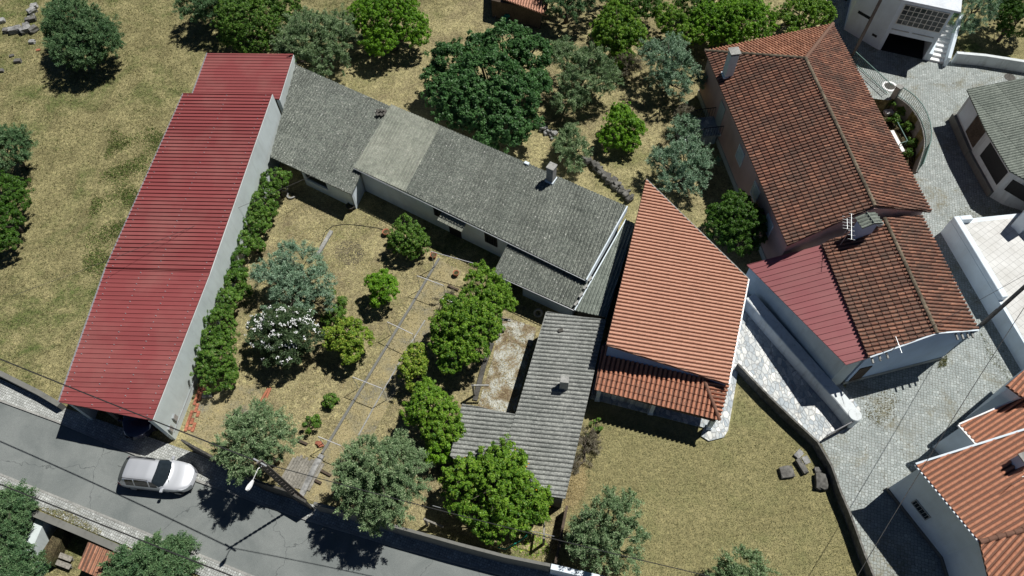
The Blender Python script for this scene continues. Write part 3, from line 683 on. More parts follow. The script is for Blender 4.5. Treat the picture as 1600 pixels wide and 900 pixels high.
sheet('garden_path', [(684, 404), (722, 424), (640, 575), (560, 720), (505, 790), (476, 778), (484, 740)], 0.010, 'path_concrete')
sheet('yard_slab', [(782, 492), (838, 512), (803, 650), (742, 648), (770, 560)], 0.012, 'patio_moss')
sheet('slab_ground', [(316, 612), (350, 604), (402, 600), (418, 640), (380, 690), (330, 705), (292, 680)], 0.010, 'path_concrete')
sheet('garden_bed_soil', [p for p in hole], -1.345, 'bed', raw=True) if False else None
hp2 = [p for p in hole]; sheet('sunken_bed', hp2, -1.34, 'bed', raw=True)

# ================================================================== RED METAL WAREHOUSE
SB1 = Plane((92, 628, 3.2), (237, 657, 3.2), (328, 425, 3.4)); s_ml = SB1.hit(165, 420); s_mr = SB1.hit(328, 425)
SB2 = PlaneP(s_ml, s_mr, at(425, 146, 4.5))
SA = Plane((303, 145, 2.9), (440, 150, 2.9), (458, 84, 3.2))
wb = at(262, 690)
shed = empty('warehouse', V2((SB1.hit(92, 628) + SB2.hit(425, 146)) / 2), 'long red metal roofed warehouse with a grey rendered side wall and open road end', 'warehouse')
ribv = (at(160, 424, 3.4) - at(330, 428, 3.4))
def P_(pl, pts): return [pl.hit(*p) for p in pts]
r1 = roof('roof', shed, SB1, [(92, 628), (237, 657), (328, 425), (165, 420)], ribv, 'red_metal', 'rib', 0.06)
r2 = roof('roof', shed, SB2, [(165, 419), (328, 424), (425, 146), (287, 146)], ribv, 'red_metal', 'rib', 0.06, lift=0.015, ribh=0.07)
r3 = roof('roof', shed, SA, [(300, 149), (436, 155), (458, 84), (324, 83)], ribv, 'red_metal', 'rib', 0.06)
r1['label'] = 'front red sheet metal roof slope by the road'; r2['label'] = 'middle red sheet metal roof slope'; r3['label'] = 'lower rear red sheet metal roof section'
sw1, se1 = SB1.hit(92, 628), SB1.hit(237, 657); nw1, ne1 = SB2.hit(287, 146), SB2.hit(425, 146); nw2, ne2 = SA.hit(324, 83), SA.hit(458, 84)
def wallseg(mb, a, b, z0, za, zb, th, inn):
    a = V2(a); b = V2(b); i = inn * th
    mb.add([(a.x, a.y, z0), (b.x, b.y, z0), (b.x, b.y, zb), (a.x, a.y, za), (a.x + i.x, a.y + i.y, z0), (b.x + i.x, b.y + i.y, z0), (b.x + i.x, b.y + i.y, zb), (a.x + i.x, a.y + i.y, za)],
           [(0, 1, 2, 3), (5, 4, 7, 6), (0, 4, 5, 1), (1, 5, 6, 2), (2, 6, 7, 3), (3, 7, 4, 0)])
west = Vector((-1, 0, 0)); mb = MB(); e_ = 0.05; sh_ = Vector((0.03, 0, 0))
wallseg(mb, se1 + sh_, s_mr + sh_, 0, se1.z - .08, s_mr.z - .08, 0.25, west); wallseg(mb, s_mr + sh_, ne1 + sh_, 0, s_mr.z - .08, ne1.z - .08, 0.25, west)
a_s = SA.hit(436, 155); wallseg(mb, a_s + sh_, ne2 + sh_, 0, a_s.z - .1, ne2.z - .1, 0.25, west)
wallseg(mb, nw1 + Vector((.25, -.05, 0)), ne1 + Vector((-.23, -.05, 0)), 0, nw1.z - .1, ne1.z - .1, 0.2, Vector((0, -1, 0)))
wallseg(mb, nw2 + Vector((.3, -.25, 0)), ne2 + Vector((-.23, -.25, 0)), 0, nw2.z - .1, ne2.z - .1, 0.2, Vector((0, -1, 0)))
wallseg(mb, nw2 + Vector((.25, -.3, 0)), SA.hit(300, 149) + Vector((.25, .1, 0)), 0, 2.9, 2.7, 0.2, -west)
wallseg(mb, nw1 + Vector((.2, -.3, 0)), s_ml + Vector((.2, 0, 0)), 0, nw1.z - .12, s_ml.z - .1, 0.2, -west)
wallseg(mb, s_ml + Vector((.2, 0, 0)), sw1 + Vector((.2, .1, 0)), 0, s_ml.z - .1, sw1.z - .1, 0.2, -west)
mb.build('wall', 'render_grey', shed)
mb = MB(); d_ = (se1 - sw1); q = sw1 + d_ * 0.42 + Vector((0, .4, 0)); mb.box((q.x, q.y, 1.55), (0.25, 0.25, 3.1)); mb.build('post', 'concrete_dark', shed)
mb = MB(); wallseg(mb, sw1 + Vector((.25, .12, 0)), sw1 + d_ * .44 + Vector((0, .3, 0)), 2.2, 3.05, 3.1, .12, Vector((0, 1, 0))); mb.build('lintel', 'concrete_dark', shed)
def screws(P3a, P3b, n_, rows):
    m = MB()
    for fr_ in rows:
        for i in range(n_):
            a = P3a[0].lerp(P3a[1], (i + .5) / n_); b = P3b[0].lerp(P3b[1], (i + .5) / n_); q = a.lerp(b, fr_) + Vector((0, 0, .03)); m.box(q, (.05, .05, .05))
    m.build('screws', 'aluminium', shed)['kind'] = 'stuff'
screws((sw1, s_ml), (se1, s_mr), 22, (.06, .35, .65, .94)); screws((s_ml, nw1), (s_mr, ne1), 34, (.06, .5, .94))
mb = MB(); mb.tube([sw1 + Vector((-.04, 0, 0)), s_ml + Vector((-.04, 0, 0))], .05, 6); mb.tube([s_ml + Vector((-.04, 0, 0)), nw1 + Vector((-.04, 0, 0))], .05, 6); mb.build('gutter', 'aluminium', shed)
mb = MB(); mb.tube([nw2 + Vector((-.04, 0, 0)), SA.hit(300, 149) + Vector((-.04, 0, 0))], .05, 6); mb.build('gutter', 'aluminium', shed)
mb = MB()
for k in (0.03, 0.10):
    p = V2(se1).lerp(V2(s_mr), k) + Vector((.08, 0, 0)); mb.box((p.x, p.y, 1.1), (.12, .3, .5))
p0 = V2(se1) + Vector((.08, .3, 0)); p1 = V2(se1).lerp(V2(s_mr), .42) + Vector((.08, 0, 0)); mb.tube([(p0.x, p0.y, .55), (p1.x, p1.y, .55)], .03, 6)
mb.build('conduit', 'galv', shed)

# ================================================================== LONG GREY COTTAGE RANGE (corrugated fibre cement)
G2 = Plane((555, 262, 2.65), (915, 437, 2.65), (978, 322, 3.5))
cot = empty('cottage', V2((G2.hit(555, 262) + G2.hit(978, 322)) / 2), 'long white walled cottage under a lichen speckled grey corrugated roof beside the garden', 'house')
rb = G2.hit(560, 262) - G2.hit(613, 165)
roof('roof', cot, G2, [(553, 262), (611, 163), (688, 196), (633, 299)], rb, 'fibro_light', lift=0.012)['label'] = 'paler newer grey corrugated roof section'
roof('roof', cot, G2, [(633, 299), (688, 196), (979, 322), (915, 437)], rb, 'fibro_old')['label'] = 'dark speckled grey corrugated roof section'
c_sw, c_nw, c_ne, c_se = [G2.hit(*p) for p in [(553, 262), (611, 163), (979, 322), (915, 437)]]
ins = inset([c_sw, c_se, c_ne, c_nw], 0.22)
mb = MB(); mb.prism(ins, 0, lambda x, y: G2.z(x, y) - .11); mb.build('wall', 'white_wall', cot)
w_a, w_b = ins[0], ins[1]; w_o = outdir(w_a, w_b, c_ne); wd = (w_b - w_a).normalized(); Lw = (w_b - w_a).length
def along(px, py, z): return (V2(at(px, py, z)) - w_a).dot(wd)
for (x0, y0, x1, y1, z0_, z1_) in ((674, 330, 695, 340, 1.35, 2.25), (752, 366, 780, 382, 1.1, 2.1)):
    u = along((x0 + x1) / 2 - 9, (y0 + y1) / 2 - 3, (z0_ + z1_) / 2); f = window(cot, w_a, w_b, u, 1.0, z0_, z1_, w_o, 'dark_metal', 'glass_dark', bars=6)
u = along(700, 352, 1.0); mb = MB(); on_wall(mb, w_a, w_b, u, u + 1.0, 0.0, 2.0, w_o, 0.06); mb.build('door', 'dark_metal', cot)
# little awning over the door
q0 = w_a + wd * (u - .35) + Vector((0, 0, 2.35)); q1 = w_a + wd * (u + 1.65) + Vector((0, 0, 2.35)); q2 = q1 + w_o * .75 + Vector((0, 0, -.28)); q3 = q0 + w_o * .75 + Vector((0, 0, -.28))
apl = PlaneP(q0, q1, q2); roof('awning', cot, apl, None, (q3 - q0), 'fibro_light', P3=[q0, q1, q2, q3], thick=.02, pitch=.14)
# gutter on the south eave and white verge on the east gable
mb = MB(); mb.tube([c_sw + w_o * .05 - Vector((0, 0, .05)), c_se + w_o * .05 - Vector((0, 0, .05))], .035, 6); mb.build('gutter', 'galv', cot)
mb = MB(); eo = (V2(c_se) - V2(c_sw)).normalized(); 
mb.add([c_se + eo * .02 + Vector((0, 0, .06)), c_ne + eo * .02 + Vector((0, 0, .06)), c_ne + eo * .10 + Vector((0, 0, .06)), c_se + eo * .10 + Vector((0, 0, .06)),
        c_se + eo * .02 - Vector((0, 0, .5)), c_ne + eo * .02 - Vector((0, 0, .5)), c_ne + eo * .10 - Vector((0, 0, .5)), c_se + eo * .10 - Vector((0, 0, .5))],
       [(0, 1, 2, 3), (4, 7, 6, 5), (0, 4, 5, 1), (1, 5, 6, 2), (2, 6, 7, 3), (3, 7, 4, 0)]); mb.build('verge', 'white_wall', cot)
def chimney(name, parent, base, w, d, h, rz, mat, cap='concrete', capw=0.12, sink=0.5, openz=0.22, flash=True, legs=True):
    mb = MB(); b = Vector(base); top = h - (openz if legs else 0)
    mb.box((b.x, b.y, b.z + (top - sink) / 2), (w, d, top + sink), rz); ch = mb.build(name, mat, parent, bevel=.01)
    m = MB(); R_ = Matrix.Rotation(rz, 3, 'Z')
    m.box((b.x, b.y, b.z + h + .04), (w + capw * 2, d + capw * 2, .08), rz); m.build('chimney_cap', cap, ch, bevel=.01)
    if legs:
        m = MB()
        for sx in (-1, 1):
            for sy in (-1, 1):
                q = b + R_ @ Vector((sx * (w / 2 - .05), sy * (d / 2 - .05), top + openz / 2)); m.box(q, (.09, .09, openz), rz)
        m.box((b.x, b.y, b.z + top + openz / 2 - .02), (w * .5, d * .5, openz - .04), rz); m.build('chimney_vent', 'black', ch)
    if flash:
        m = MB(); m.box((b.x, b.y, b.z + .02), (w + .12, d + .12, .16), rz); m.build('flashing', 'white_wall', ch)
    return ch
rzc = math.atan2(wd.y, wd.x)
chimney('chimney', cot, G2.hit(861, 281), .50, .55, 1.35, rzc, 'concrete', capw=.04, legs=False)
mb = MB(); q = G2.hit(823, 256); mb.box(q + Vector((0, 0, .06)), (.35, .22, .12), rzc); mb.build('roof_vent', 'white_wall', cot)

# left grey roofed barn part joined to the warehouse
G1 = Plane((422, 246, 2.15), (548, 304, 2.15), (606, 166, 2.95))
out1 = empty('outbuilding', V2(G1.hit(500, 200)), 'dark grey corrugated roofed outbuilding wedged between red warehouse and white cottage', 'outbuilding')
roof('roof', out1, G1, [(422, 245), (462, 101), (610, 166), (549, 304)], rb, 'fibro_old')
P1 = [G1.hit(*p) for p in [(425, 242), (549, 302), (606, 168), (462, 106)]]
ins1 = inset(P1, .18); mb = MB()
a1, b1_, c1, d1 = [V2(p) for p in ins1]; o1 = outdir(a1, b1_, c1)
for u0, u1, zz0, zz1 in ((0, 2.3, 1.75, 0), (2.3, 2.55, 0, 0), (2.55, 4.6, .0, .75), (2.55, 4.6, 1.75, 0), (4.6, (b1_ - a1).length, 0, 0)):
    dd = (b1_ - a1).normalized(); pa, pb = a1 + dd * u0, a1 + dd * u1
    if zz1 == 0: wallseg(mb, pa, pb, zz0, 2.03, 2.03, .2, -o1)
    else: wallseg(mb, pa, pb, zz0, zz1, zz1, .2, -o1)
wallseg(mb, b1_, c1, 0, 2.03, 2.85, .2, (a1 - b1_).normalized()); wallseg(mb, c1, d1, 0, 2.85, 2.85, .2, o1); mb.build('wall', 'white_wall', out1)
mb = MB(); dd = (b1_ - a1).normalized(); pa = a1 + dd * 3.5 - o1 * .12; wallseg(mb, a1 + dd * 2.55 - o1 * .1, a1 + dd * 4.6 - o1 * .1, .75, 1.75, 1.75, .04, -o1); mb.build('window', 'glass_dark', out1)
mb = MB(); q = G1.hit(597, 175)
for i in range(3):
    for j in range(2): mb.box(q + Vector((i * .28 - .3, -j * .4, .1 + .05 * ((i + j) % 2))), (.2, .35, .12), .6)
mb.build('loose_block', 'concrete_dark', out1)
mb = MB(); pb = at(554, 322); wallseg(mb, b1_ + dd * .0, V2(pb), 0, 2.0, 1.7, .12, -dd); mb.build('buttress', 'white_wall', out1)

# lean-to in front of the cottage's east end
G3 = Plane((772, 428, 1.95), (897, 484, 1.95), (918, 440, 2.3))
lean = empty('lean_to', V2(G3.hit(840, 440)), 'low lean-to with grey corrugated roof under the cottage eaves by the orange tree', 'lean-to')
roof('roof', lean, G3, [(771, 427), (797, 374), (921, 436), (899, 484)], G3.hit(772, 428) - G3.hit(796, 378), 'fibro_old')
mb = MB(); P3_ = inset([G3.hit(*p) for p in [(776, 424), (899, 481), (918, 440), (797, 382)]], .25)
a3, b3, c3, d3 = P3_; o3 = outdir(a3, b3, c3); L3 = (b3 - a3).length; dd3 = (b3 - a3).normalized()
wallseg(mb, a3, a3 + dd3 * .5, 0, 1.85, 1.85, .15, -o3); wallseg(mb, a3 + dd3 * 1.6, a3 + dd3 * (L3 - .1), 0, .9, .9, .15, -o3); wallseg(mb, a3 + dd3 * (L3 - 1.0), b3, .9, 1.85, 1.85, .15, -o3)
wallseg(mb, a3, d3, 0, 1.85, 2.1, .15, dd3); wallseg(mb, b3, c3, 0, 1.85, 2.1, .15, -dd3); mb.build('wall', 'blue_white_wall', lean)
mb = MB(); wallseg(mb, a3 + dd3 * 1.6 - o3 * .05, a3 + dd3 * (L3 - 1) - o3 * .05, .9, 1.85, 1.85, .04, -o3); mb.build('window', 'glass_dark', lean)
mb = MB(); mb.tube([G3.hit(771, 428) + o3 * .04, G3.hit(898, 485) + o3 * .04], .035, 6); mb.build('gutter', 'aluminium', lean)

G4 = Plane((978, 344, 2.55), (897, 485, 2.0), (945, 497, 2.0))
sliv = empty('side_passage', V2(G4.hit(945, 430)), 'narrow grey corrugated covered passage squeezed between white cottage gable and orange house', 'covered passage')
roof('roof', sliv, G4, [(978, 343), (898, 485), (948, 496), (992, 349)], G4.hit(930, 480) - G4.hit(975, 360), 'fibro_green', pitch=.22)
mb = MB(); mb.prism(inset([G4.hit(*p) for p in [(902, 480), (945, 491), (986, 352), (979, 350)]], .05), 0, lambda x, y: G4.z(x, y) - .12); mb.build('wall', 'concrete_dark', sliv)
mb = MB(); dirv = (G4.hit(898, 485) - G4.hit(978, 343)); p0 = G4.hit(978, 343); mb.bar(p0 + Vector((0, 0, .04)), p0 + dirv + Vector((0, 0, .04)), .07, .06); mb.build('flashing', 'white_wall', sliv)
mb = MB()
for k in range(4):
    q = G4.hit(898, 485).lerp(G4.hit(978, 343), .06 + k * .085) + Vector((-.12, 0, .22)); mb.box(q, (.42, .14, .02), .9)
    mb.box(q - Vector((-.1, 0, .1)), (.05, .05, .2))
mb.build('sheet_end', 'fibro_green' if False else 'concrete', sliv)

# long annexe running south to the lawn
G5 = Plane((855, 487, 2.35), (807, 648, 2.35), (944, 500, 2.6))
ann = empty('annexe', V2(G5.hit(860, 620)), 'L shaped annexe under ribbed grey corrugated roofing between citrus trees and lawn', 'outbuilding')
rv5 = G5.hit(808, 640) - G5.hit(936, 652)
roof('roof', ann, G5, [(853, 487), (947, 500), (883, 779), (770, 760), (805, 648)], rv5, 'fibro_grey', pitch=0.26)['label'] = 'long straight grey corrugated roof'
roof('roof', ann, G5, [(805, 647), (722, 630), (703, 712), (772, 757)], rv5, 'fibro_grey', lift=-0.05, pitch=0.26)['label'] = 'short side wing grey corrugated roof'
mb = MB(); mb.prism(inset([G5.hit(*p) for p in [(853, 487), (947, 500), (883, 779), (770, 760)]], .15), 0, lambda x, y: G5.z(x, y) - .11)
mb.prism(inset([G5.hit(*p) for p in [(803, 649), (724, 633), (706, 711), (768, 755)]], .12), 0, lambda x, y: G5.z(x, y) - .17); mb.build('wall', 'old_concrete', ann)
chimney('chimney', ann, G5.hit(881, 604), .5, .42, .95, -.15, 'concrete', capw=.0, legs=False, flash=False, sink=.4)
mb = MB(); q = G5.hit(876, 517); mb.box(q + Vector((0, 0, .06)), (.3, .2, .1), .2); mb.build('roof_vent', 'concrete_dark', ann)

# ================================================================== ORANGE ROOF HOUSE WITH PORCH
O1 = Plane((948, 538, 4.5), (1010, 282, 4.5), (1137, 600, 3.1))
oh = empty('orange_house', V2(O1.hit(1060, 440)), 'house under one big sloping orange tiled roof with blue shaded west wall beside the lawn', 'house')
ribO = O1.hit(1150, 486) - O1.hit(950, 452)
roof('roof', oh, O1, [(1009, 281), (1169, 437), (1138, 601), (947, 539)], ribO, 'tile_new', 'tile', pitch=.25, L=.38)
Po = [O1.hit(*p) for p in [(947, 539), (1138, 601), (1169, 437), (1009, 281)]]
io = inset(Po, .12); mb = MB(); mb.prism(io, 0, lambda x, y: O1.z(x, y) - .13); mb.build('wall', 'blue_wall', oh)
mb = MB(); mb.bar(Po[1] + Vector((.03, 0, 0)), Po[2] + Vector((.03, 0, 0)), .08, .16); mb.build('gutter', 'galv', oh)
mb = MB(); mb.bar(Po[2] + Vector((.03, .03, 0)), Po[3] + Vector((.03, .03, 0)), .07, .14); mb.build('verge', 'concrete', oh)
OP = Plane((930, 608, 2.2), (1123, 657, 2.2), (938, 560, 2.85))
p_tl, p_tr = OP.hit(940, 553), OP.hit(1097, 587); p_bl, p_br = OP.hit(929, 609), OP.hit(1124, 657)
roof('porch_roof', oh, OP, [(929, 609), (1124, 657), (1096, 588), (1060, 566), (941, 540)], Vector((OP.n.x, OP.n.y, 0)), 'tile_porch', 'tile', pitch=.28, L=.40)
p_er = OP.hit(1124, 657); OE = PlaneP(p_tr, p_er, at(1139, 605, 2.45))
roof('porch_roof', oh, OE, None, Vector((1, -.15, 0)), 'tile_porch', 'tile', pitch=.25, L=.38, P3=[p_tr, p_er, OE.hit(1139, 600)])['label'] = 'small triangular orange tiled hip end'
ridge_caps('hip_ridge', oh, p_tr + Vector((0, 0, .05)), p_er + Vector((0, 0, .07)), 'tile_porch', .11)
for (x, y) in ((933, 624), (1016, 645), (1107, 668)):
    b = at(x, y, .12); mb = MB(); mb.box((b.x, b.y, 1.16), (.24, .24, 2.08), -.15); mb.box((b.x, b.y, .2), (.32, .32, .16), -.15); mb.box((b.x, b.y, 2.1), (.3, .3, .1), -.15); mb.build('pillar', 'white_wall', oh)
mb = MB(); mb.bar(p_bl + Vector((.3, .1, -.16)), p_br + Vector((-.2, .1, -.16)), .16, .18); mb.build('beam', 'wood_dark', oh)
mb = MB(); q0, q1 = at(936, 617, .12), at(1014, 640, .12); wallseg(mb, q0, q1, .12, .8, .8, .12, Vector((0, 1, 0))); mb.build('low_wall', 'crazy', oh)
# porch floor furniture shade: door
oa, ob_ = io[0], io[1]; oo = outdir(oa, ob_, io[2])
mb = MB(); on_wall(mb, oa, ob_, 2.2, 3.1, .12, 2.1, oo, .05); mb.build('door', 'wood_dark', oh)
window(oh, oa, ob_, 4.2, 1.1, 1.0, 2.0, oo)

# ================================================================== BIG OLD TILED HOUSE
bh = empty('tiled_house', V2((b_nw + b_se) / 2), 'large pink walled house with weathered brown tiled hip roof and tall chimney', 'house')
dn = lambda p: Vector((p.n.x, p.n.y, 0))
w_ = roof('roof', bh, BW, None, dn(BW), 'tile_old', 'tile', P3=[b_nw, b_sw, b_rs, b_rn], pitch=.26, L=.42); w_['label'] = 'west slope of dark weathered tiles'
w_ = roof('roof', bh, BE, None, dn(BE), 'tile_old', 'tile', P3=[b_se, b_ne, b_rn, b_rs], pitch=.26, L=.42); w_['label'] = 'east slope of brown weathered tiles'
w_ = roof('roof', bh, BN, None, dn(BN), 'tile_old_orange', 'tile', P3=[b_ne, b_nw, b_rn], pitch=.26, L=.42); w_['label'] = 'bright orange tiled hip end'
for a, b in ((b_rn, b_rs), (b_nw, b_rn), (b_ne, b_rn)): ridge_caps('ridge', bh, a + Vector((0, 0, .06)), b + Vector((0, 0, .06)), 'tile_old_orange' if a is b_ne else 'ridge_lichen', .13)
bz = lambda x, y: min(BW.z(x, y), BE.z(x, y), BN.z(x, y)) - .14
bi = inset([b_sw, b_se, b_ne, b_nw], .30); gm = bi[0].lerp(bi[1], (V2(b_rs) - V2(b_sw)).length / (V2(b_se) - V2(b_sw)).length)
mb = MB(); mb.prism([bi[0], gm, bi[1], bi[2], bi[3]], -1.5, bz); mb.build('wall', 'pink_wall', bh)
mb = MB(); bj = inset([b_sw, b_se, b_ne, b_nw], .24); mb.prism(bj, -1.5, .55); mb.build('plinth', 'plinth_grey', bh)
bo = outdir(bi[3], bi[0], bi[1]); Lb = (bi[0] - bi[3]).length
ub = lambda x, y, z: (V2(at(x, y, z)) - bi[3]).dot((bi[0] - bi[3]).normalized())
for (x, y, z0_, z1_, w0) in ((1163, 243, 2.0, 3.3, 1.15), (1189, 300, 2.0, 3.3, 1.1), (1212, 350, 1.9, 3.2, 1.1)):
    window(bh, bi[3], bi[0], ub(x, y, 2.6) - w0 / 2, w0, z0_, z1_, bo, 'white_paint', 'blind')
ud = ub(1131, 180, 2.2); mb = MB(); on_wall(mb, bi[3], bi[0], ud - .5, ud + .5, 1.2, 3.3, bo, .06); mb.build('door', 'plinth_grey', bh)
# balcony and steps on the west side, paved with broken stone
bd = (bi[0] - bi[3]).normalized(); bq = bi[3] + bd * ud
bal = MB(); p = [bq - bd * 1.0, bq + bd * 1.0, bq + bd * 1.0 + bo * 1.5, bq - bd * 1.0 + bo * 1.5]; bal.prism(p, 1.0, 1.18)
bal.prism([bq - bd * .8 + bo * .2, bq + bd * .8 + bo * .2, bq + bd * .8 + bo * 1.3, bq - bd * .8 + bo * 1.3], 0, .996); bal.build('balcony', 'crazy', bh)
for k in range(5):
    m = MB(); q = bq + bo * (1.5 + .28 * k) - bd * .0; m.prism([q - bd * .9, q + bd * .5, q + bd * .5 + bo * .28, q - bd * .9 + bo * .28], 0, 1.0 - .18 * k); m.build('step', 'crazy', bh)
for s_ in (-1, 1):
    m = MB(); a = bq + bd * (1.0 * s_) + Vector((0, 0, 1.18)); b = a + bo * 1.45; m.bar(a + Vector((0, 0, .9)), b + Vector((0, 0, .9)), .05)
    for k in range(8): c_ = a.lerp(b, k / 7); m.bar(c_, c_ + Vector((0, 0, .9)), .025)
    a = b; b = a + bo * 1.4 - Vector((0, 0, .9)); m.bar(a + Vector((0, 0, .9)), b + Vector((0, 0, .9)), .05)
    for k in range(6): c_ = a.lerp(b, k / 5); m.bar(c_, c_ + Vector((0, 0, .9)), .025)
    m.build('railing', 'dark_metal', bh)
rzb = math.atan2(bd.y, bd.x)
chimney('chimney', bh, BW.hit(1136, 118), .62, .62, 2.2, rzb, 'render_grey', 'concrete', capw=.08, sink=.8, openz=.16)

# ---- annexe of the big house: two slopes of old tiles and a red metal lean-to
AW = Plane((1284, 381, 4.05), (1357, 559, 4.05), (1463, 521, 4.9)); a_nw, a_sw, a_rs, a_rn = AW.hit(1284, 381), AW.hit(1357, 559), AW.hit(1463, 521), AW.hit(1381, 342)
a_se = at(1528, 516, 4.05); AE = PlaneP(a_rs, a_rn, a_se); a_ne = AE.hit(1440, 337)
AL = PlaneP(a_nw - Vector((0, 0, .12)), a_sw - Vector((0, 0, .12)), at(1322, 569, 3.5)); l_sw, l_nw = AL.hit(1322, 570), AL.hit(1167, 414)
an = empty('tiled_annexe', V2((a_nw + a_se) / 2), 'smaller brown tiled annexe with red metal lean-to adjoining the pink house', 'house')
roof('roof', an, AW, None, dn(AW), 'tile_old', 'tile', P3=[a_nw, a_sw, a_rs, a_rn], pitch=.26, L=.42)['label'] = 'west slope of dark mossy tiles'
roof('roof', an, AE, None, dn(AE), 'tile_old', 'tile', P3=[a_se, a_ne, a_rn, a_rs], pitch=.26, L=.42)['label'] = 'east slope of brown tiles'
ridge_caps('ridge', an, a_rn + Vector((0, 0, .06)), a_rs + Vector((0, 0, .06)), 'ridge_lichen', .13)
roof('lean_to_roof', an, AL, None, AL.hit(1190, 462) - AL.hit(1310, 430), 'red_metal_pale', 'rib', P3=[a_nw - Vector((0, 0, .12)), AL.hit(1357, 559), l_sw, l_nw], pitch=.40, thick=.06)
az = lambda x, y: min(AW.z(x, y), AE.z(x, y)) - .14
ai = inset([a_sw, a_se, a_ne, a_nw], .14); agm = ai[0].lerp(ai[1], .62); mb = MB(); mb.prism([ai[0], agm, ai[1], ai[2], ai[3]], 0, az)
lp = inset([l_sw, AL.hit(1357, 559) , a_nw, l_nw], .12)
mb.build('wall', 'blue_white_wall', an)
mb = MB(); mb.prism([V2(p) for p in lp], 0, lambda x, y: AL.z(x, y) - .13); mb.build('lean_to_wall', 'render_grey', an)
mb = MB(); aj = inset([a_sw, a_se, a_ne, a_nw], .09); mb.prism(aj, 0, .35); mb.build('plinth', 'plinth_grey', an)
mb = MB(); ao = outdir(ai[0], ai[1], ai[2]); on_wall(mb, ai[0], ai[1], .25, 1.05, .1, 2.1, ao, .05); mb.build('door', 'wood_dark', an)
mb = MB(); mb.bar(a_sw.lerp(a_rs, .02) + Vector((0, -.02, .02)), a_rs + Vector((0, -.02, .02)), .08, .12); mb.bar(a_rs + Vector((0, -.02, .02)), a_se + Vector((0, -.02, .02)), .08, .12); mb.build('verge', 'white_wall', an)
mb = MB(); q0, q1 = a_nw.lerp(a_rn, .74), None
cb = AW.hit(1343, 366); chimney_ = None
cm = MB(); cm.box((cb.x, cb.y, cb.z + .45), (1.15, .55, 1.9), .25); chx = cm.build('chimney', 'blue_white_wall', an)
cp = Vector((cb.x, cb.y, cb.z + 1.45)); Rz = Matrix.Rotation(.25, 3, 'Z'); hw, hd = .72, .45
cq = [cp + Rz @ Vector((sx * hw, sy * hd, 0)) for sx, sy in ((-1, -1), (1, -1), (1, 1), (-1, 1))]
cl_, cr_ = cp + Rz @ Vector((-.0, -hd, .22)), cp + Rz @ Vector((0, hd, .22))
roof('chimney_cover', an, PlaneP(cq[0], cl_, cr_), None, Rz @ Vector((-1, 0, 0)), 'fibro_green', P3=[cq[0], cl_, cr_, cq[3]], thick=.03)
roof('chimney_cover', an, PlaneP(cq[1], cl_, cr_), None, Rz @ Vector((1, 0, 0)), 'fibro_green', P3=[cq[1], cq[2], cr_, cl_], thick=.03)
mb = MB(); mb.tube([cl_ + Vector((0, 0, .04)), cr_ + Vector((0, 0, .04))], .05, 6); mb.build('cover_ridge', 'fibro_green', an)
mb = MB(); q = AE.hit(1374, 352); mb.lathe(q, [(.001, 0), (.16, 0), (.17, .25), (.13, .3), (.001, .3)], 12); mb.build('flue', 'concrete', an)
for k, u in enumerate((.04, .10, .16, .78, .84, .90, .95)):
    q = a_sw.lerp(a_se, u); zz = min(AW.z(q.x, q.y), AE.z(q.x, q.y)) - .2; m = MB(); m.bar((q.x, q.y + .3, zz), (q.x - .02, q.y - .35, zz - .02), .09, .10); m.build('purlin_end', 'concrete', an)

# ================================================================== WHITE HOUSE WITH GARAGE (top right)
gA, gB = at(1370, 77), at(1441, 93); gd = (gB - gA).normalized(); go = outdir(gA, gB, gA + Vector((0, 10, 0))); gL = (gB - gA).length
gC = at(1318, 46); gd2 = (gC - gA).normalized()
wh = empty('garage_house', V2((gA + gB) / 2 - go * 4), 'white two storey house with dark open garage and a gridded glass front above', 'house')
mb = MB(); bk = -go; g0, g1 = gA, gA + gd * .35; g2 = gB - gd * .12; DP = 4.5
mb.prism([gA, gB + gd * .25, gB + gd * .25 + bk * 11, gC + bk * 9, gC], 1.75, 4.9)
mb.prism([gA, gA + gd * .3, gA + gd * .3 + bk * DP, gB + bk * DP, gB, gB + gd * .25, gB + gd * .25 + bk * 11, gC + bk * 9, gC], 0, 1.75) if False else None
mb.prism([gA, gA + gd * .3, gA + gd * .3 + bk * DP, gC + bk * 7, gC], 0, 1.747); mb.prism([gB, gB + gd * .25, gB + gd * .25 + bk * DP, gB + bk * DP], 0, 1.747)
mb.prism([gA + gd * .3 + bk * DP, gB + bk * DP, gB + bk * (DP + .3), gA + gd * .3 + bk * (DP + .3)], 0, 1.747)
mb.build('wall', 'white_wall', wh)
mb = MB(); mb.prism([gA + gd * .31, gB - gd * .01, gB - gd * .01 + bk * (DP - .01), gA + gd * .31 + bk * (DP - .01)], 0.0, 0.03); mb.prism([gA + gd * .303 + bk * .05, gA + gd * .32 + bk * .05, gA + gd * .32 + bk * (DP - .02), gA + gd * .303 + bk * (DP - .02)], .03, 1.745); mb.build('garage_shade_lining', 'black', wh)  # floor slab and side lining coloured black for the shade inside the garage
mb = MB(); mb.prism([gA + gd * .33 + bk * (DP - .06), gB - gd * .02 + bk * (DP - .06), gB - gd * .02 + bk * (DP - .02), gA + gd * .33 + bk * (DP - .02)], .031, 1.744); mb.build('garage_shade_panel', 'black', wh)  # added black panel, deepens the shade in front of the rear wall
gg = MB(); on_wall(gg, gA, gB, .35, gL + .05, 2.75, 4.55, go, .03); gg.build('window', 'window_glass', wh)
mb = MB()
for i in range(9): u = .35 + (gL - .33) * i / 8; on_wall(mb, gA, gB, u, u + .05, 2.75, 4.55, go, .06)
for j in range(5): z = 2.75 + 1.75 * j / 4; on_wall(mb, gA, gB, .35, gL + .05, z, z + .05, go, .058)
mb.build('window_frame', 'cream_wall', wh)
mb = MB()
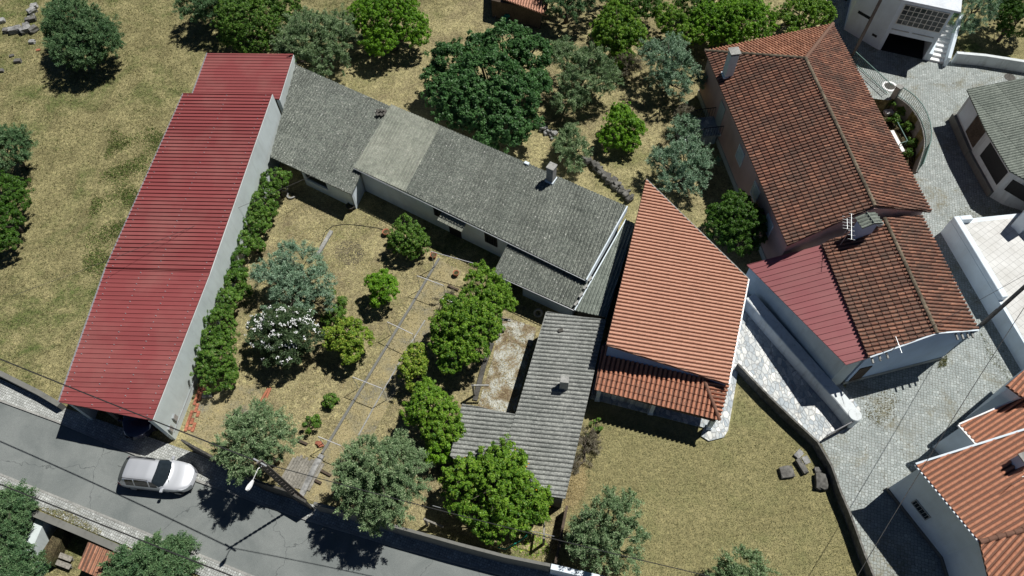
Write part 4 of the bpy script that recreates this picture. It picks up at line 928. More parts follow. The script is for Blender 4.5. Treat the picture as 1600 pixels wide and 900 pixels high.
for u0, u1 in ((.3, gL * .45), (gL * .52, gL - .1)): on_wall(mb, gA, gB, u0, u1, 2.15, 2.22, go, .04)
mb.build('trim', 'plinth_grey', wh)
mb = MB(); q = [gA - gd * .2 + go * .35, gB + gd * .6 + go * .35, gB + gd * .6 + bk * 11.3, gC + bk * 9.3 - gd * .2, gC - gd * .4]; mb.prism(q, 4.93, 5.08); mb.build('roof', 'tin_roof', wh)
wo2 = outdir(gA, gC, gB)
for (u, w0, z0_, z1_) in ((1.6, 1.3, 2.0, 2.25), (4.2, 1.6, 2.4, 3.6), (6.6, 1.3, 2.0, 2.3)):
    m = MB(); on_wall(m, gA, gC, u, u + w0, z0_, z1_, wo2, .03); m.build('window', 'glass_dark', wh)
m = MB(); on_wall(m, gA, gC, .5, .95, .9, 1.1, wo2, .03); m.build('vent', 'black', wh)
# steps beside the garage and its parapet
m = MB(); sb = gB + gd * .55
for k in range(8):
    q = sb + bk * (.42 * k); m.prism([q, q + gd * 1.1, q + gd * 1.1 + bk * .44, q + bk * .44], 0, .18 * (k + 1))
m.build('stairs', 'white_paint', wh)
m = MB(); q = sb + gd * 1.1; m.prism([q + go * .3, q + gd * .25 + go * .3, q + gd * .25 + bk * 3.6, q + bk * 3.6], 0, lambda x, y: .9 + .43 * max(0, (Vector((x, y, 0)) - V2(q)).dot(bk)))
m.prism([gB + gd * .255, sb - gd * .005, sb - gd * .005 + bk * 3.6, gB + gd * .255 + bk * 3.6], 0, lambda x, y: .7 + .43 * max(0, (Vector((x, y, 0)) - V2(q)).dot(bk)))
m.build('stair_wall', 'white_wall', wh)
m = MB(); m.ribbon([at(1486, 97), at(1530, 101), at(1600, 112), at(1760, 134)], .3, 0, 1.0); top_mesh('boundary_wall', m, 'dirty_white', 'stained white boundary wall running right from the garage house steps', 'wall')

# ================================================================== BARN AT THE RIGHT
BP = Plane((1512, 140, 3.0), (1578, 267, 3.0), (1700, 110, 3.4))
br = empty('corrugated_barn', V2(BP.hit(1600, 200)), 'barn with grey corrugated roof and patched panels facing the cobbled lane', 'barn')
bpx = [(1511, 140), (1539, 201), (1578, 267), (1603, 281), (1780, 330), (1800, 80)]
roof('roof', br, BP, bpx, BP.hit(1560, 190) - BP.hit(1640, 172), 'fibro_green', pitch=.22)
bp3 = [V2(BP.hit(*p)) for p in bpx]; bpi = inset(bp3, .3); 
mb = MB(); mb.prism(bpi, 0, lambda x, y: BP.z(x, y) - .12); mb.build('wall', 'dirty_white', br)
k0 = min(range(len(bpi)), key=lambda i: (bpi[i] - bp3[0]).length); 
def bi_(j): return min(bpi, key=lambda q: (q - bp3[j]).length)
q0, q1, q2, q3 = bi_(0), bi_(1), bi_(2), bi_(3); o01, o12, o23 = outdir(q0, q1, bi_(4)), outdir(q1, q2, bi_(4)), outdir(q2, q3, bi_(4)); l01 = (q1 - q0).length; l12 = (q2 - q1).length
m = MB(); on_wall(m, q0, q1, .3, l01 * .52, .9, 2.6, o01, .04); m.build('panel', 'white_wall', br)['label'] = 'pale panel'
m = MB(); on_wall(m, q0, q1, l01 * .54, l01 * .98, .9, 2.7, o01, .05); m.build('panel', 'wood_dark', br)['label'] = 'rust brown panel'
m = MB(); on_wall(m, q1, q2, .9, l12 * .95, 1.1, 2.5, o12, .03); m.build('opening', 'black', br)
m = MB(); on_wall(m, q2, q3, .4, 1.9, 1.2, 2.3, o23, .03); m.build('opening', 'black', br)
m = MB(); on_wall(m, q0, q1, -.1, l01, 0, .7, o01, .25); m.build('plinth', 'old_concrete', br)
m = MB(); on_wall(m, q1, q2, -.1, l12, 0, .6, o12, .2); m.build('plinth', 'old_concrete', br)

# ================================================================== WHITE TERRACE (right edge)
te = empty('terrace', V2(at(1600, 440)), 'raised white terrace with pale tiled floor and broad white parapet beside the lane', 'terrace')
t0, t1 = at(1486, 343, 1.5), at(1640, 599, 1.5); td = (V2(t1) - V2(t0)).normalized(); tn = Vector((-td.y, td.x, 0)); tn = tn if tn.x > 0 else -tn
mb = MB(); nd = (V2(at(1590, 335, 1.4)) - V2(t0)).normalized()
tp = [V2(t0), V2(t1), V2(t1) + tn * 14, V2(t0) + tn * 14 + td * .5]; mb.prism(tp, 0, 1.40); mb.build('base_wall', 'white_wall', te)
ti = [V2(t0) + tn * .5 + td * .4, V2(t1) + tn * .02, V2(t1) + tn * 13.9, V2(t0) + tn * 13.9 + td * .7]; mb = MB(); mb.add([(p.x, p.y, 1.408) for p in ti], [(0, 1, 2, 3)]); mb.build('floor', 'terrace_tiles', te)
uu = (V2(at(1562, 468, 1.55)) - V2(t0)).dot(td); mb = MB(); mb.prism([V2(t0), V2(t0) + td * uu, V2(t0) + td * uu + tn * .42, V2(t0) + tn * .42], 1.403, 1.85)
mb.prism([V2(t0) + tn * .425, V2(t0) + tn * .425 + td * .35, V2(t0) + tn * 1.25 + td * .42, V2(t0) + tn * 1.25 + td * .04], 1.403, 1.846); mb.build('parapet', 'white_wall', te, bevel=.03)
nb = empty('white_house', V2(at(1650, 340)), 'corner of a plain white house rising from the terrace at the right edge', 'house')
mb = MB(); P = [at(1579, 353, 1.41), at(1592, 366, 1.41), at(1608, 356, 1.41), at(1625, 374, 1.41), at(1720, 300, 1.41), at(1660, 255, 1.41)]; mb.prism(P, 1.412, 3.4); mb.build('wall', 'white_wall', nb)
mb = MB(); mb.prism(inset([P[4], P[5], at(1600, 335, 1.41), at(1640, 385, 1.41)], -.1), 3.45, 3.55); mb.build('roof', 'concrete', nb)

# ================================================================== HOUSES BOTTOM RIGHT
R1 = Plane((1430, 726, 4.2), (1530, 847, 4.2), (1600, 676, 5.4))
rh = empty('orange_roof_house', V2(at(1520, 800)), 'white house with bright orange tiled roof and small barred vent in its west wall', 'house')
r_n = R1.hit(1720, 634); r_h = R1.hit(1720, 794)
roof('roof', rh, R1, None, dn(R1), 'tile_bright', 'tile', P3=[R1.hit(1430, 726), R1.hit(1530, 847), r_h, r_n], pitch=.25, L=.4)['label'] = 'west slope of bright orange tiles'
R2 = PlaneP(R1.hit(1530, 847), r_h, at(1560, 960, 3.7)); 
roof('roof', rh, R2, None, dn(R2), 'tile_bright', 'tile', P3=[R1.hit(1530, 847), R2.hit(1568, 1000), R2.hit(1760, 980), r_h], pitch=.25, L=.4)['label'] = 'south slope with darker tile channels'
ridge_caps('hip_ridge', rh, R1.hit(1530, 847) + Vector((0, 0, .05)), r_h + Vector((0, 0, .05)), 'tile_bright', .13)
rz_ = lambda x, y: min(R1.z(x, y), R2.z(x, y)) - .14
wp = [R1.hit(1430, 726), R1.hit(1530, 847), R2.hit(1568, 1000), R2.hit(1760, 980), r_n]; wi = inset(wp, .18); mb = MB(); mb.prism(wi, 0, rz_); mb.build('wall', 'white_wall', rh)
mb = MB(); mb.prism(inset(wp, .12), 0, .3); mb.build('plinth', 'old_concrete', rh)
def near(L_, p): return min(L_, key=lambda q: (V2(q) - V2(p)).length)
wa, wb_ = near(wi, wp[0]), near(wi, wp[1]); wo = outdir(wa, wb_, r_n); uv_ = (V2(at(1415, 811, 1.6)) - V2(wa)).dot((V2(wb_) - V2(wa)).normalized())
window(rh, V2(wa), V2(wb_), uv_ - .55, 1.1, 1.3, 1.9, wo, 'galv', 'glass_dark', bars=5, name='vent')
mb = MB(); mb.bar(R1.hit(1430, 726) + Vector((0, .02, .06)), r_n + Vector((0, .02, .06)), .1, .1); mb.bar(R1.hit(1430, 726) + Vector((-.03, 0, -.03)), R1.hit(1530, 847) + Vector((-.03, 0, -.03)), .07, .1); mb.build('verge', 'white_wall', rh)
chimney('chimney', rh, R1.hit(1592, 722), .7, .5, .75, .3, 'blue_white_wall', capw=.05, legs=False, flash=False)
q = R1.hit(1581, 757); mb = MB(); mb.tube([q, q + Vector((0, 0, 1.4))], .015, 5); mb.bar(q + Vector((-.3, 0, 1.35)), q + Vector((.3, .1, 1.35)), .015); mb.build('aerial', 'galv', rh)
H2 = Plane((1498, 664, 3.4), (1527, 695, 3.4), (1600, 620, 4.0))
h2 = empty('small_orange_house', V2(at(1540, 680)), 'small low orange tiled house with white gutter tucked behind the bigger orange roof', 'house')
hp = [H2.hit(1498, 664), H2.hit(1527, 696), H2.hit(1680, 660), H2.hit(1680, 585)]
roof('roof', h2, H2, None, dn(H2), 'tile_bright', 'tile', P3=hp, pitch=.25, L=.4)
hi_ = inset(hp, .12); mb = MB(); mb.prism(hi_, 0, lambda x, y: H2.z(x, y) - .13); mb.build('wall', 'white_wall', h2)
mb = MB(); mb.bar(hp[0] + Vector((-.04, 0, 0)), hp[1] + Vector((-.04, 0, 0)), .12, .12); mb.bar(hp[0] + Vector((0, .03, .05)), hp[3] + Vector((0, .03, .05)), .08, .08); mb.build('gutter', 'white_paint', h2)
h3 = empty('blue_shaded_house', V2(at(1600, 640)), 'house with tall blue grey side wall at the right edge above the small orange roof', 'house')
P = [at(1505, 656), at(1519, 667), at(1640, 640), at(1600, 575)]; mb = MB(); mb.prism(P, 0, 4.9); mb.build('wall', 'white_wall', h3)
ip = inset(P, -.2); H3 = PlaneP(Vector((ip[0].x, ip[0].y, 5.0)), Vector((ip[1].x, ip[1].y, 5.0)), Vector((ip[2].x, ip[2].y, 5.6)))
roof('roof', h3, H3, None, dn(H3), 'tile_bright', 'tile', P3=[Vector((p.x, p.y, H3.z(p.x, p.y))) for p in ip])

# ================================================================== TERRACOTTA SHED (top) and small sheds bottom left
T1 = Plane((787, -2, 2.1), (854, 23, 2.1), (857, -14, 2.6)); ts = empty('garden_shed', V2(T1.hit(825, 0)), 'orange tiled garden shed leaning on poles at the top edge', 'shed')
roof('roof', ts, T1, [(784, -2), (854, 24), (858, -20), (868, -90), (800, -100)], Vector((-.25, -1, 0)), 'tile_new', 'tile')
mb = MB(); ps_ = [T1.hit(*p) for p in [(762, 0), (850, 18), (860, -80), (775, -95)]]; mb.prism(inset(ps_, .3), 0, lambda x, y: T1.z(x, y) - .25); mb.build('wall', 'wood_dark', ts)
mb = MB(); mb.tube([at(772, 31, 0), at(790, -12, 1.8)], .05, 6); mb.build('pole', 'wood_grey', ts)
mb = MB(); mb.tube([at(805, 26, 0), at(794, 6, 1.7)], .03, 6); mb.tube([at(806, 26, 0), at(806, 8, 1.2)], .03, 6); mb.build('prop', 'wood_grey', ts)

# ================================================================== WALLS AND KERBS OF THE PLOTS
def wall_thing(name, pts, w, z0, z1, mat, label, cat='wall', bevel=0.02, capmat=None):
    m = MB(); m.ribbon(pxline(pts, z1), w, z0, z1); return top_mesh(name, m, mat, label, cat)
wall_thing('garden_wall', [(283, 687), (338, 717), (402, 752), (447, 766), (478, 784)], .12, 0, 1.9, 'concrete_dark', 'grey garden wall along the road beside the white lamp post')
wall_thing('garden_wall', [(490, 786), (557, 804), (620, 823), (720, 851), (790, 869), (860, 883)], .16, 0, 1.75, 'old_concrete', 'mossy garden wall along the road under the big citrus tree')
wall_thing('garden_wall', [(861, 885), (935, 902), (1100, 945)], .28, 0, 1.5, 'white_wall', 'white topped wall at the bottom edge below the lawn olive tree')
wall_thing('parapet', [(-60, 556), (0, 583), (60, 613), (92, 632)], .3, 0, .75, 'old_concrete', 'low concrete parapet between dry field and road, left of the red warehouse')
wall_thing('retaining_wall', [(-80, 744), (0, 779), (47, 799), (120, 829), (187, 858), (300, 906), (420, 957)], .38, -1.6, .32, 'old_concrete', 'old concrete retaining wall beside the lower cobbled pavement')
wall_thing('lawn_wall', [(1153, 568), (1200, 617), (1240, 655), (1278, 690), (1300, 728), (1314, 768), (1328, 800), (1342, 838), (1352, 866), (1370, 910), (1395, 985)], .12, 0, .85, 'stone', 'curved low concrete wall round the dry lawn beside the lane')
m = MB(); m.ribbon(pxline([(886, 790), (878, 830), (868, 880)], 1.1), .15, 0, 1.1); top_mesh('fence', m, 'wood_dark', 'rusty dark fence between the big citrus tree and lawn', 'fence')
# thick parapet along the annexe
pp = pxline([(1172, 462), (1206, 501), (1245, 545), (1283, 588), (1312, 619), (1336, 648)], 1.15); m = MB(); m.ribbon(pp, .78, 0, 1.15)
top_mesh('parapet_wall', m, 'dirty_white', 'thick rounded white wall between flagstone path and red lean-to', 'wall', bevel=.05)
m = MB(); q = at(1342, 655, 0); m.lathe((pp[-1].x, pp[-1].y, 0), [(.41, 0), (.41, 1.12), (.37, 1.18), (.001, 1.18)], 20); top_mesh('wall_end_pier', m, 'dirty_white', 'round stained pier closing the thick white wall at the lane', 'pier')
g0, g1 = at(1283, 689, 0), at(1330, 664, 0); m = MB(); gt = empty('path_gate', g0, 'dark iron gate closing the flagstone path at the lane', 'gate')
for z_ in (1.0, .12): m = MB(); m.bar(g0 + Vector((0, 0, z_)), g1 + Vector((0, 0, z_)), .06); m.build('rail', 'dark_metal', gt)
m = MB(); m = MB()
for k in range(14): c_ = g0.lerp(g1, k / 13); m.bar(c_ + Vector((0, 0, .1)), c_ + Vector((0, 0, 1.0)), .022)
m.build('bars', 'dark_metal', gt)
# ruined dry stone wall in the orchard
def stones(name, label, line, n, r, mat, z=0.0, stack=2, cat='stone wall', rows=2):
    m = MB(); rnd = random.Random(n); P = pxline(line, 0); seg = [(P[i + 1] - P[i]).length for i in range(len(P) - 1)]; tot = sum(seg)
    for i in range(n):
        d = tot * (i + rnd.uniform(-.3, .3)) / n; j = 0
        while j < len(seg) - 1 and d > seg[j]: d -= seg[j]; j += 1
        base = P[j].lerp(P[j + 1], max(0, min(1, d / seg[j]))) if seg else P[0]
        for k in range(stack):
            q = base + Vector((rnd.uniform(-.2, .2), rnd.uniform(-.2, .2), z + r * .7 + k * r * 1.1)); s_ = r * rnd.uniform(.7, 1.3)
            b0 = len(m.v); m.box(q, (s_ * 2 * rnd.uniform(.8, 1.4), s_ * 1.6 * rnd.uniform(.8, 1.2), s_ * 1.4), rnd.uniform(0, 3))
            for t_ in range(b0, len(m.v)): m.v[t_] += Vector((rnd.uniform(-1, 1), rnd.uniform(-1, 1), rnd.uniform(-1, 1))) * s_ * .22
    return top_mesh(name, m, mat, label, cat, bevel=.03)
stones('dry_stone_wall', 'tumbled dry stone wall in the orchard above the grey cottage roof', [(912, 250), (935, 268), (960, 290), (988, 318)], 26, .2, 'stone')
stones('stone_heap', 'heap of pale stones with weeds between the dark fig tree and cottage roof', [(842, 195), (850, 205), (868, 218)], 8, .16, 'stone_pale')
def boulder(px, py, sx, sy, sz, rz, mat, label, group=None, seed=0, name='boulder', cat='stone'):
    rnd = random.Random(seed + int(px)); bm = bmesh.new(); bmesh.ops.create_cube(bm, size=1); bmesh.ops.subdivide_edges(bm, edges=bm.edges[:], cuts=2, use_grid_fill=True)
    for v in bm.verts:
        v.co *= 1 - .22 * (v.co.length - .5); v.co += Vector((rnd.uniform(-1, 1), rnd.uniform(-1, 1), rnd.uniform(-1, 1))) * .06; v.co.x *= sx; v.co.y *= sy; v.co.z = (v.co.z + .42) * sz
    me = bpy.data.meshes.new(name); bm.to_mesh(me); bm.free(); me.materials.append(MATS[mat]); o = bpy.data.objects.new(name, me); C.objects.link(o); p = at(px, py, 0); o.location = p; o.rotation_euler = (0, 0, rz)
    return tag(o, label, cat, group)
boulder(43, 50, 1.0, .6, .55, .6, 'stone_pale', 'largest pale boulder in the ruined corner at top left', 'stones of the ruin at the top left')
boulder(52, 20, .8, .5, .5, .9, 'stone_pale', 'pale boulder farthest up in the ruined corner at top left', 'stones of the ruin at the top left')
boulder(55, 12, .6, .5, .4, .2, 'stone_pale', 'small pale boulder at the top end of the ruined corner', 'stones of the ruin at the top left')
boulder(26, 50, 1.1, .6, .5, .3, 'stone_pale', 'long pale boulder with black shadow left of the biggest one', 'stones of the ruin at the top left')
boulder(13, 50, .7, .5, .4, .1, 'stone', 'dark boulder at the left end of the ruin stones', 'stones of the ruin at the top left')
boulder(50, 33, .9, .5, .4, .3, 'stone', 'flat dark boulder in the middle of the ruin stones', 'stones of the ruin at the top left')
boulder(54, 49, .8, .6, .5, .9, 'stone', 'mossy boulder at the right side of the ruin stones', 'stones of the ruin at the top left')
boulder(3, 35, .7, .5, .35, .4, 'stone_pale', 'pale stone at the left edge near the ruin', 'stones of the ruin at the top left')
boulder(29, 97, .62, .38, .28, .05, 'stone', 'squared grey stone lying alone in the dry grass below the ruin', 'loose stones in the field')
boulder(51, 67, .55, .4, .25, -.1, 'stone_pale', 'flat pale stone just under the ruin boulders', 'loose stones in the field')
boulder(19, 88, .4, .3, .15, .5, 'stone', 'small flat stone beside the field path line', 'loose stones in the field')
boulder(3, 112, .4, .35, .25, .2, 'stone', 'dark round stone at the left edge below the ruin', 'loose stones in the field')
boulder(60, 79, .35, .22, .12, .2, 'terracotta', 'broken orange brick piece in the field grass', 'loose stones in the field')
stones('ruin_wall', 'tumbled line of ruin stones running down the top left field', [(52, 25), (36, 45), (8, 52)], 12, .14, 'stone_pale', stack=1)
boulder(1228, 739, .8, .7, .3, .12, 'stone', 'broad square cut stone on the lawn, leftmost of the group', 'old cut stones on the lawn')
boulder(1251, 730, .34, .9, .35, -.45 + .8, 'stone', 'narrow tilted cut stone on the lawn in the middle', 'old cut stones on the lawn')
boulder(1247, 711, .55, .35, .2, .7, 'stone_pale', 'small pale stone topmost of the lawn stones', 'old cut stones on the lawn')
boulder(1281, 754, .68, .95, .4, -.2, 'stone', 'rounded cut stone on the lawn nearest the lane wall', 'old cut stones on the lawn')
boulder(1277, 735, .4, .3, .22, 0, 'stone', 'small square block above the rounded lawn stone', 'old cut stones on the lawn')
boulder(1259, 719, .4, .45, .06, .3, 'stone_pale', 'flat sunken slab between the lawn stones', 'old cut stones on the lawn')

# ================================================================== TREES AND SHRUBS
OL = 'olive trees'
tree('olive_tree', 'large olive tree alone in the dry field at top left', 'tree', 'deep', [(122, 38, 38, 3.0), (105, 28, 30, 2.8), (150, 62, 34, 2.6), (118, 75, 32, 2.3), (165, 68, 22, 2.2), (95, 50, 22, 2.4), (135, 90, 22, 2.0)], OL, flat=.85)
tree('olive_tree', 'olive tree crown cut by the left edge beside the dry field', 'tree', 'deep', [(5, 235, 36, 2.4), (22, 228, 20, 2.3)], OL)
tree('orange_tree', 'dark green bushy tree at the left edge below the edge olive', 'tree', 'dark', [(5, 305, 34, 2.2), (24, 318, 20, 2.0), (-5, 350, 34, 2.0), (10, 375, 18, 1.6)])
tree('olive_tree', 'small olive tree at the top edge left of the dark bush', 'tree', 'deep', [(335, 8, 30, 2.6), (305, 5, 25, 2.4), (350, -18, 40, 2.8)], OL)
tree('olive_tree', 'dense green bushy tree at the top edge behind the red warehouse', 'tree', 'hedge', [(400, 38, 50, 2.6), (375, 20, 36, 2.8), (430, 15, 38, 2.9), (395, 65, 26, 2.0), (365, 55, 22, 2.0)])
tree('olive_tree', 'wide olive tree behind the outbuilding between two greener trees', 'tree', 'olive', [(495, 60, 40, 2.8), (465, 70, 30, 2.5), (525, 65, 30, 2.5), (510, 95, 28, 2.2), (480, 45, 28, 2.8), (530, 35, 22, 2.8), (455, 95, 20, 1.8)], OL)
tree('orange_tree', 'bright green citrus tree at the top edge left of the big dark fig', 'tree', 'bright', [(605, 28, 44, 2.8), (575, 25, 30, 2.6), (640, 42, 28, 2.3), (595, 62, 26, 2.2), (622, 5, 30, 2.8), (655, 58, 16, 1.9), (585, 75, 14, 1.8)])
tree('fig_tree', 'huge dark green fig tree behind the grey cottage roof', 'tree', 'fig', [(765, 120, 46, 4.0), (705, 95, 30, 3.3), (735, 160, 46, 3.4), (790, 70, 34, 3.7), (830, 85, 30, 3.3), (800, 150, 40, 3.4), (790, 195, 36, 2.7), (700, 145, 30, 2.8), (835, 130, 24, 2.8), (745, 78, 24, 3.4), (765, 215, 24, 2.2), (820, 190, 22, 2.4), (680, 120, 18, 2.6)])
tree('olive_tree', 'grey green olive tree right of the huge dark fig', 'tree', 'olive', [(885, 95, 24, 2.7), (920, 115, 36, 2.5), (945, 125, 22, 2.2), (900, 135, 26, 2.2), (888, 160, 18, 1.8), (880, 75, 16, 2.6), (925, 90, 18, 2.6)], OL)
tree('citrus_tree', 'round green citrus tree at the top above the grey green olives', 'tree', 'citrus', [(965, 45, 36, 2.4), (950, 60, 24, 2.0), (990, 55, 22, 2.0), (965, 22, 24, 2.2), (972, 90, 18, 1.3)])
tree('dry_shrub', 'sparse twiggy reddish shrub under the round green citrus tree', 'shrub', 'dry', [(975, 100, 26, .9)])
tree('olive_tree', 'dark olive tree at the top edge just right of the garden shed', 'tree', 'deep', [(885, 5, 28, 2.8), (905, -15, 34, 3.0), (872, -20, 26, 3.0)], OL)
tree('citrus_tree', 'dark green tree cut by the top edge above the round citrus', 'tree', 'dark', [(985, 2, 32, 2.2), (1010, 10, 24, 1.9), (960, -15, 26, 2.2)])
tree('citrus_tree', 'green citrus bush left of the bright bush row at the top', 'tree', 'citrus', [(1052, 38, 24, 2.1), (1070, 55, 20, 1.8), (1040, 22, 18, 2.0)])
tree('citrus_tree', 'wide bright green citrus behind the pink house chimney', 'tree', 'bright', [(1150, 32, 40, 2.6), (1120, 42, 30, 2.3), (1180, 35, 30, 2.4), (1105, 28, 26, 2.3), (1130, 60, 22, 1.9), (1165, 10, 28, 2.5), (1095, 55, 18, 1.8)])
tree('citrus_tree', 'green bush at the top edge above the wide bright citrus', 'tree', 'dark', [(1085, 5, 28, 2.0), (1110, -8, 26, 2.2)])
tree('citrus_tree', 'green bush touching the orange hip end of the pink house', 'tree', 'citrus', [(1250, 22, 28, 2.3), (1225, 38, 22, 2.0), (1280, 22, 22, 2.2), (1265, 5, 22, 2.3)])
tree('olive_tree', 'tall silvery olive tree just left of the pink house', 'tree', 'pale', [(1045, 95, 30, 2.8), (1025, 85, 22, 2.6), (1065, 110, 24, 2.5), (1055, 135, 22, 2.1), (1080, 125, 18, 2.1), (1035, 118, 18, 2.2), (1050, 72, 16, 2.7)], OL)
tree('mandarin_tree', 'round vivid light green tree in the middle of the orchard', 'tree', 'bright', [(973, 200, 28, 1.6), (958, 215, 20, 1.3), (990, 202, 18, 1.4), (970, 180, 18, 1.7), (985, 222, 16, 1.1)], flat=.9)
tree('olive_tree', 'small blue green olive beside the cottage chimney', 'tree', 'olive', [(892, 225, 22, 1.6), (880, 235, 16, 1.4), (905, 235, 16, 1.3), (890, 210, 14, 1.6), (898, 258, 12, .9)], OL)
tree('olive_tree', 'sparse silvery olive beside the paved balcony steps', 'tree', 'pale', [(1070, 198, 18, 1.8), (1058, 212, 14, 1.6), (1082, 205, 12, 1.6)], OL, dens=.8)
tree('olive_tree', 'spreading silvery olive behind the tip of the orange roof', 'tree', 'pale', [(1070, 250, 30, 2.2), (1040, 255, 20, 1.9), (1092, 262, 20, 1.9), (1060, 280, 24, 1.8), (1080, 232, 18, 2.2), (1108, 252, 14, 1.8), (1025, 248, 12, 1.7), (1085, 285, 16, 1.5)], OL)
tree('dry_shrub', 'grey leafless shrub at the head of the balcony steps', 'shrub', 'dry', [(1072, 182, 16, 1.5)])
tree('laurel_tree', 'dense round dark green tree between orange and pink houses', 'tree', 'dark', [(1150, 345, 36, 2.3), (1130, 358, 26, 1.9), (1175, 345, 24, 2.0), (1150, 322, 24, 2.3), (1155, 375, 26, 1.7), (1122, 335, 18, 1.9), (1180, 365, 20, 1.7)], flat=.9)
# garden trees
tree('loquat_tree', 'mid green fruit tree standing in front of the cottage door', 'tree', 'hedge', [(637, 372, 26, 1.5), (622, 380, 16, 1.1), (655, 378, 16, 1.2), (632, 350, 15, 1.6), (665, 385, 10, 1.0), (640, 392, 14, .9)])
tree('olive_tree', 'pale silvery olive behind the white flowering oleander', 'tree', 'pale', [(470, 415, 32, 2.6), (435, 440, 32, 2.3), (490, 445, 26, 2.2), (460, 465, 32, 2.0), (415, 430, 18, 2.1), (450, 398, 20, 2.5), (498, 475, 20, 1.6), (430, 472, 20, 1.7)], OL)
tree('lemon_tree', 'small bright green tree in the centre of the garden', 'tree', 'bright', [(597, 448, 20, 1.8), (585, 440, 13, 1.7), (608, 458, 14, 1.6), (600, 432, 12, 1.9), (590, 468, 12, 1.4), (612, 440, 10, 1.6)])
tree('oleander', 'white flowering oleander bush in the garden', 'shrub', 'oleander', [(452, 508, 26, 2.7), (445, 520, 36, 2.3), (415, 525, 26, 2.0), (475, 525, 26, 2.0), (440, 550, 28, 1.7), (435, 498, 22, 2.3), (470, 502, 20, 2.2), (405, 510, 18, 1.9)], flowers=170)
tree('lemon_tree', 'yellow green citrus right of the white oleander', 'tree', 'lemon', [(543, 528, 28, 1.8), (525, 530, 18, 1.6), (562, 528, 20, 1.6), (545, 512, 18, 1.8), (545, 548, 20, 1.4), (512, 522, 12, 1.4)], flat=.85)
tree('shrub', 'small loose green shrub between silvery olive and yellow citrus', 'shrub', 'hedge', [(522, 465, 13, .6), (535, 472, 9, .4)])
tree('shrub', 'low weedy bush just right of the oleander top', 'shrub', 'hedge', [(525, 492, 15, .5), (510, 500, 10, .4)])
tree('citrus_tree', 'big leafy citrus with long shoots in front of the lean-to', 'tree', 'citrus', [(755, 445, 26, 2.8), (745, 425, 18, 2.9), (775, 462, 24, 2.5), (735, 462, 18, 2.5), (795, 475, 12, 2.3), (765, 478, 22, 2.4)])
tree('orange_tree', 'big dense citrus tree left of the mossy concrete slab', 'tree', 'citrus', [(725, 505, 38, 3.1), (700, 510, 26, 2.8), (755, 510, 28, 2.8), (712, 480, 24, 3.0), (745, 490, 28, 3.0), (715, 545, 30, 2.6), (690, 535, 20, 2.4), (705, 565, 20, 2.1), (742, 545, 22, 2.4)])
tree('lemon_tree', 'yellowish speckled citrus beside the garden path', 'tree', 'lemon', [(645, 570, 22, 1.8), (632, 580, 16, 1.6), (660, 575, 14, 1.6), (650, 550, 15, 1.8), (648, 600, 14, 1.2)], flat=.9)
tree('mandarin_tree', 'green citrus tree left of the annexe side wing', 'tree', 'citrus', [(672, 635, 32, 2.4), (655, 645, 22, 2.1), (698, 650, 22, 2.1), (665, 612, 20, 2.4), (685, 675, 24, 1.9), (712, 675, 18, 1.9)], flat=.9)
tree('citrus_tree', 'leafy citrus between the green one and the big orange tree', 'tree', 'bright', [(690, 700, 22, 1.5), (672, 708, 14, 1.2), (708, 705, 16, 1.4)])
tree('orange_tree', 'largest orange tree in full leaf beside the road wall and annexe', 'tree', 'citrus', [(775, 760, 50, 2.9), (730, 750, 34, 2.5), (820, 770, 32, 2.5), (790, 725, 34, 2.9), (845, 775, 20, 2.2), (750, 795, 34, 2.2), (795, 800, 34, 2.2), (720, 780, 24, 2.1), (835, 795, 22, 2.0), (710, 745, 18, 2.1), (770, 825, 24, 1.7), (752, 830, 16, 1.5), (765, 712, 18, 2.7), (850, 765, 10, 2.0)], fruit=26)
tree('olive_tree', 'big round olive by the road wall left of the orange tree', 'tree', 'olive', [(592, 740, 48, 4.5), (555, 745, 32, 4.2), (630, 745, 34, 4.1), (575, 715, 30, 4.4), (610, 775, 36, 3.9), (545, 770, 24, 3.7), (570, 785, 28, 3.6), (645, 725, 20, 3.9), (622, 705, 20, 4.1), (590, 805, 22, 3.2)], OL)
tree('olive_tree', 'olive tree beside the lamp post leaning over the road wall', 'tree', 'olive', [(400, 680, 36, 4.7), (370, 685, 28, 4.4), (432, 690, 28, 4.4), (390, 715, 30, 4.1), (425, 665, 22, 4.6), (380, 660, 22, 4.6), (350, 705, 16, 4.0), (425, 715, 20, 4.0), (400, 645, 16, 4.6)], OL)
tree('olive_tree', 'sparse ragged olive at the lower left of the lawn', 'tree', 'olive', [(950, 815, 32, 3.0), (925, 830, 28, 2.7), (975, 800, 20, 2.8), (955, 780, 15, 3.0), (985, 840, 22, 2.3), (935, 860, 28, 2.2), (975, 865, 22, 2.0), (910, 850, 18, 2.2), (985, 780, 12, 2.6), (905, 820, 12, 2.4)], OL, dens=.85)
tree('olive_tree', 'olive tree cut by the bottom edge of the lawn', 'tree', 'olive', [(1160, 892, 30, 1.8), (1140, 905, 26, 1.6), (1185, 900, 20, 1.6)], OL)
tree('olive_tree', 'olive at the left edge below the lower pavement', 'tree', 'deep', [(15, 795, 30, 1.0), (35, 790, 18, .9), (0, 820, 30, .7), (25, 820, 20, .4)], OL, zg=-1.6)
tree('olive_tree', 'olive in the bottom left corner of the picture', 'tree', 'deep', [(15, 882, 34, .6), (45, 890, 22, .4), (0, 905, 40, .4)], OL, zg=-1.6)
tree('olive_tree', 'wide olive at the bottom edge beside the small tiled hutch', 'tree', 'deep', [(240, 880, 34, .9), (205, 880, 26, .6), (275, 870, 26, .7), (260, 900, 40, .5), (215, 900, 30, .4), (285, 852, 14, .8), (180, 890, 16, .2), (245, 855, 18, .8)], OL, zg=-1.6)
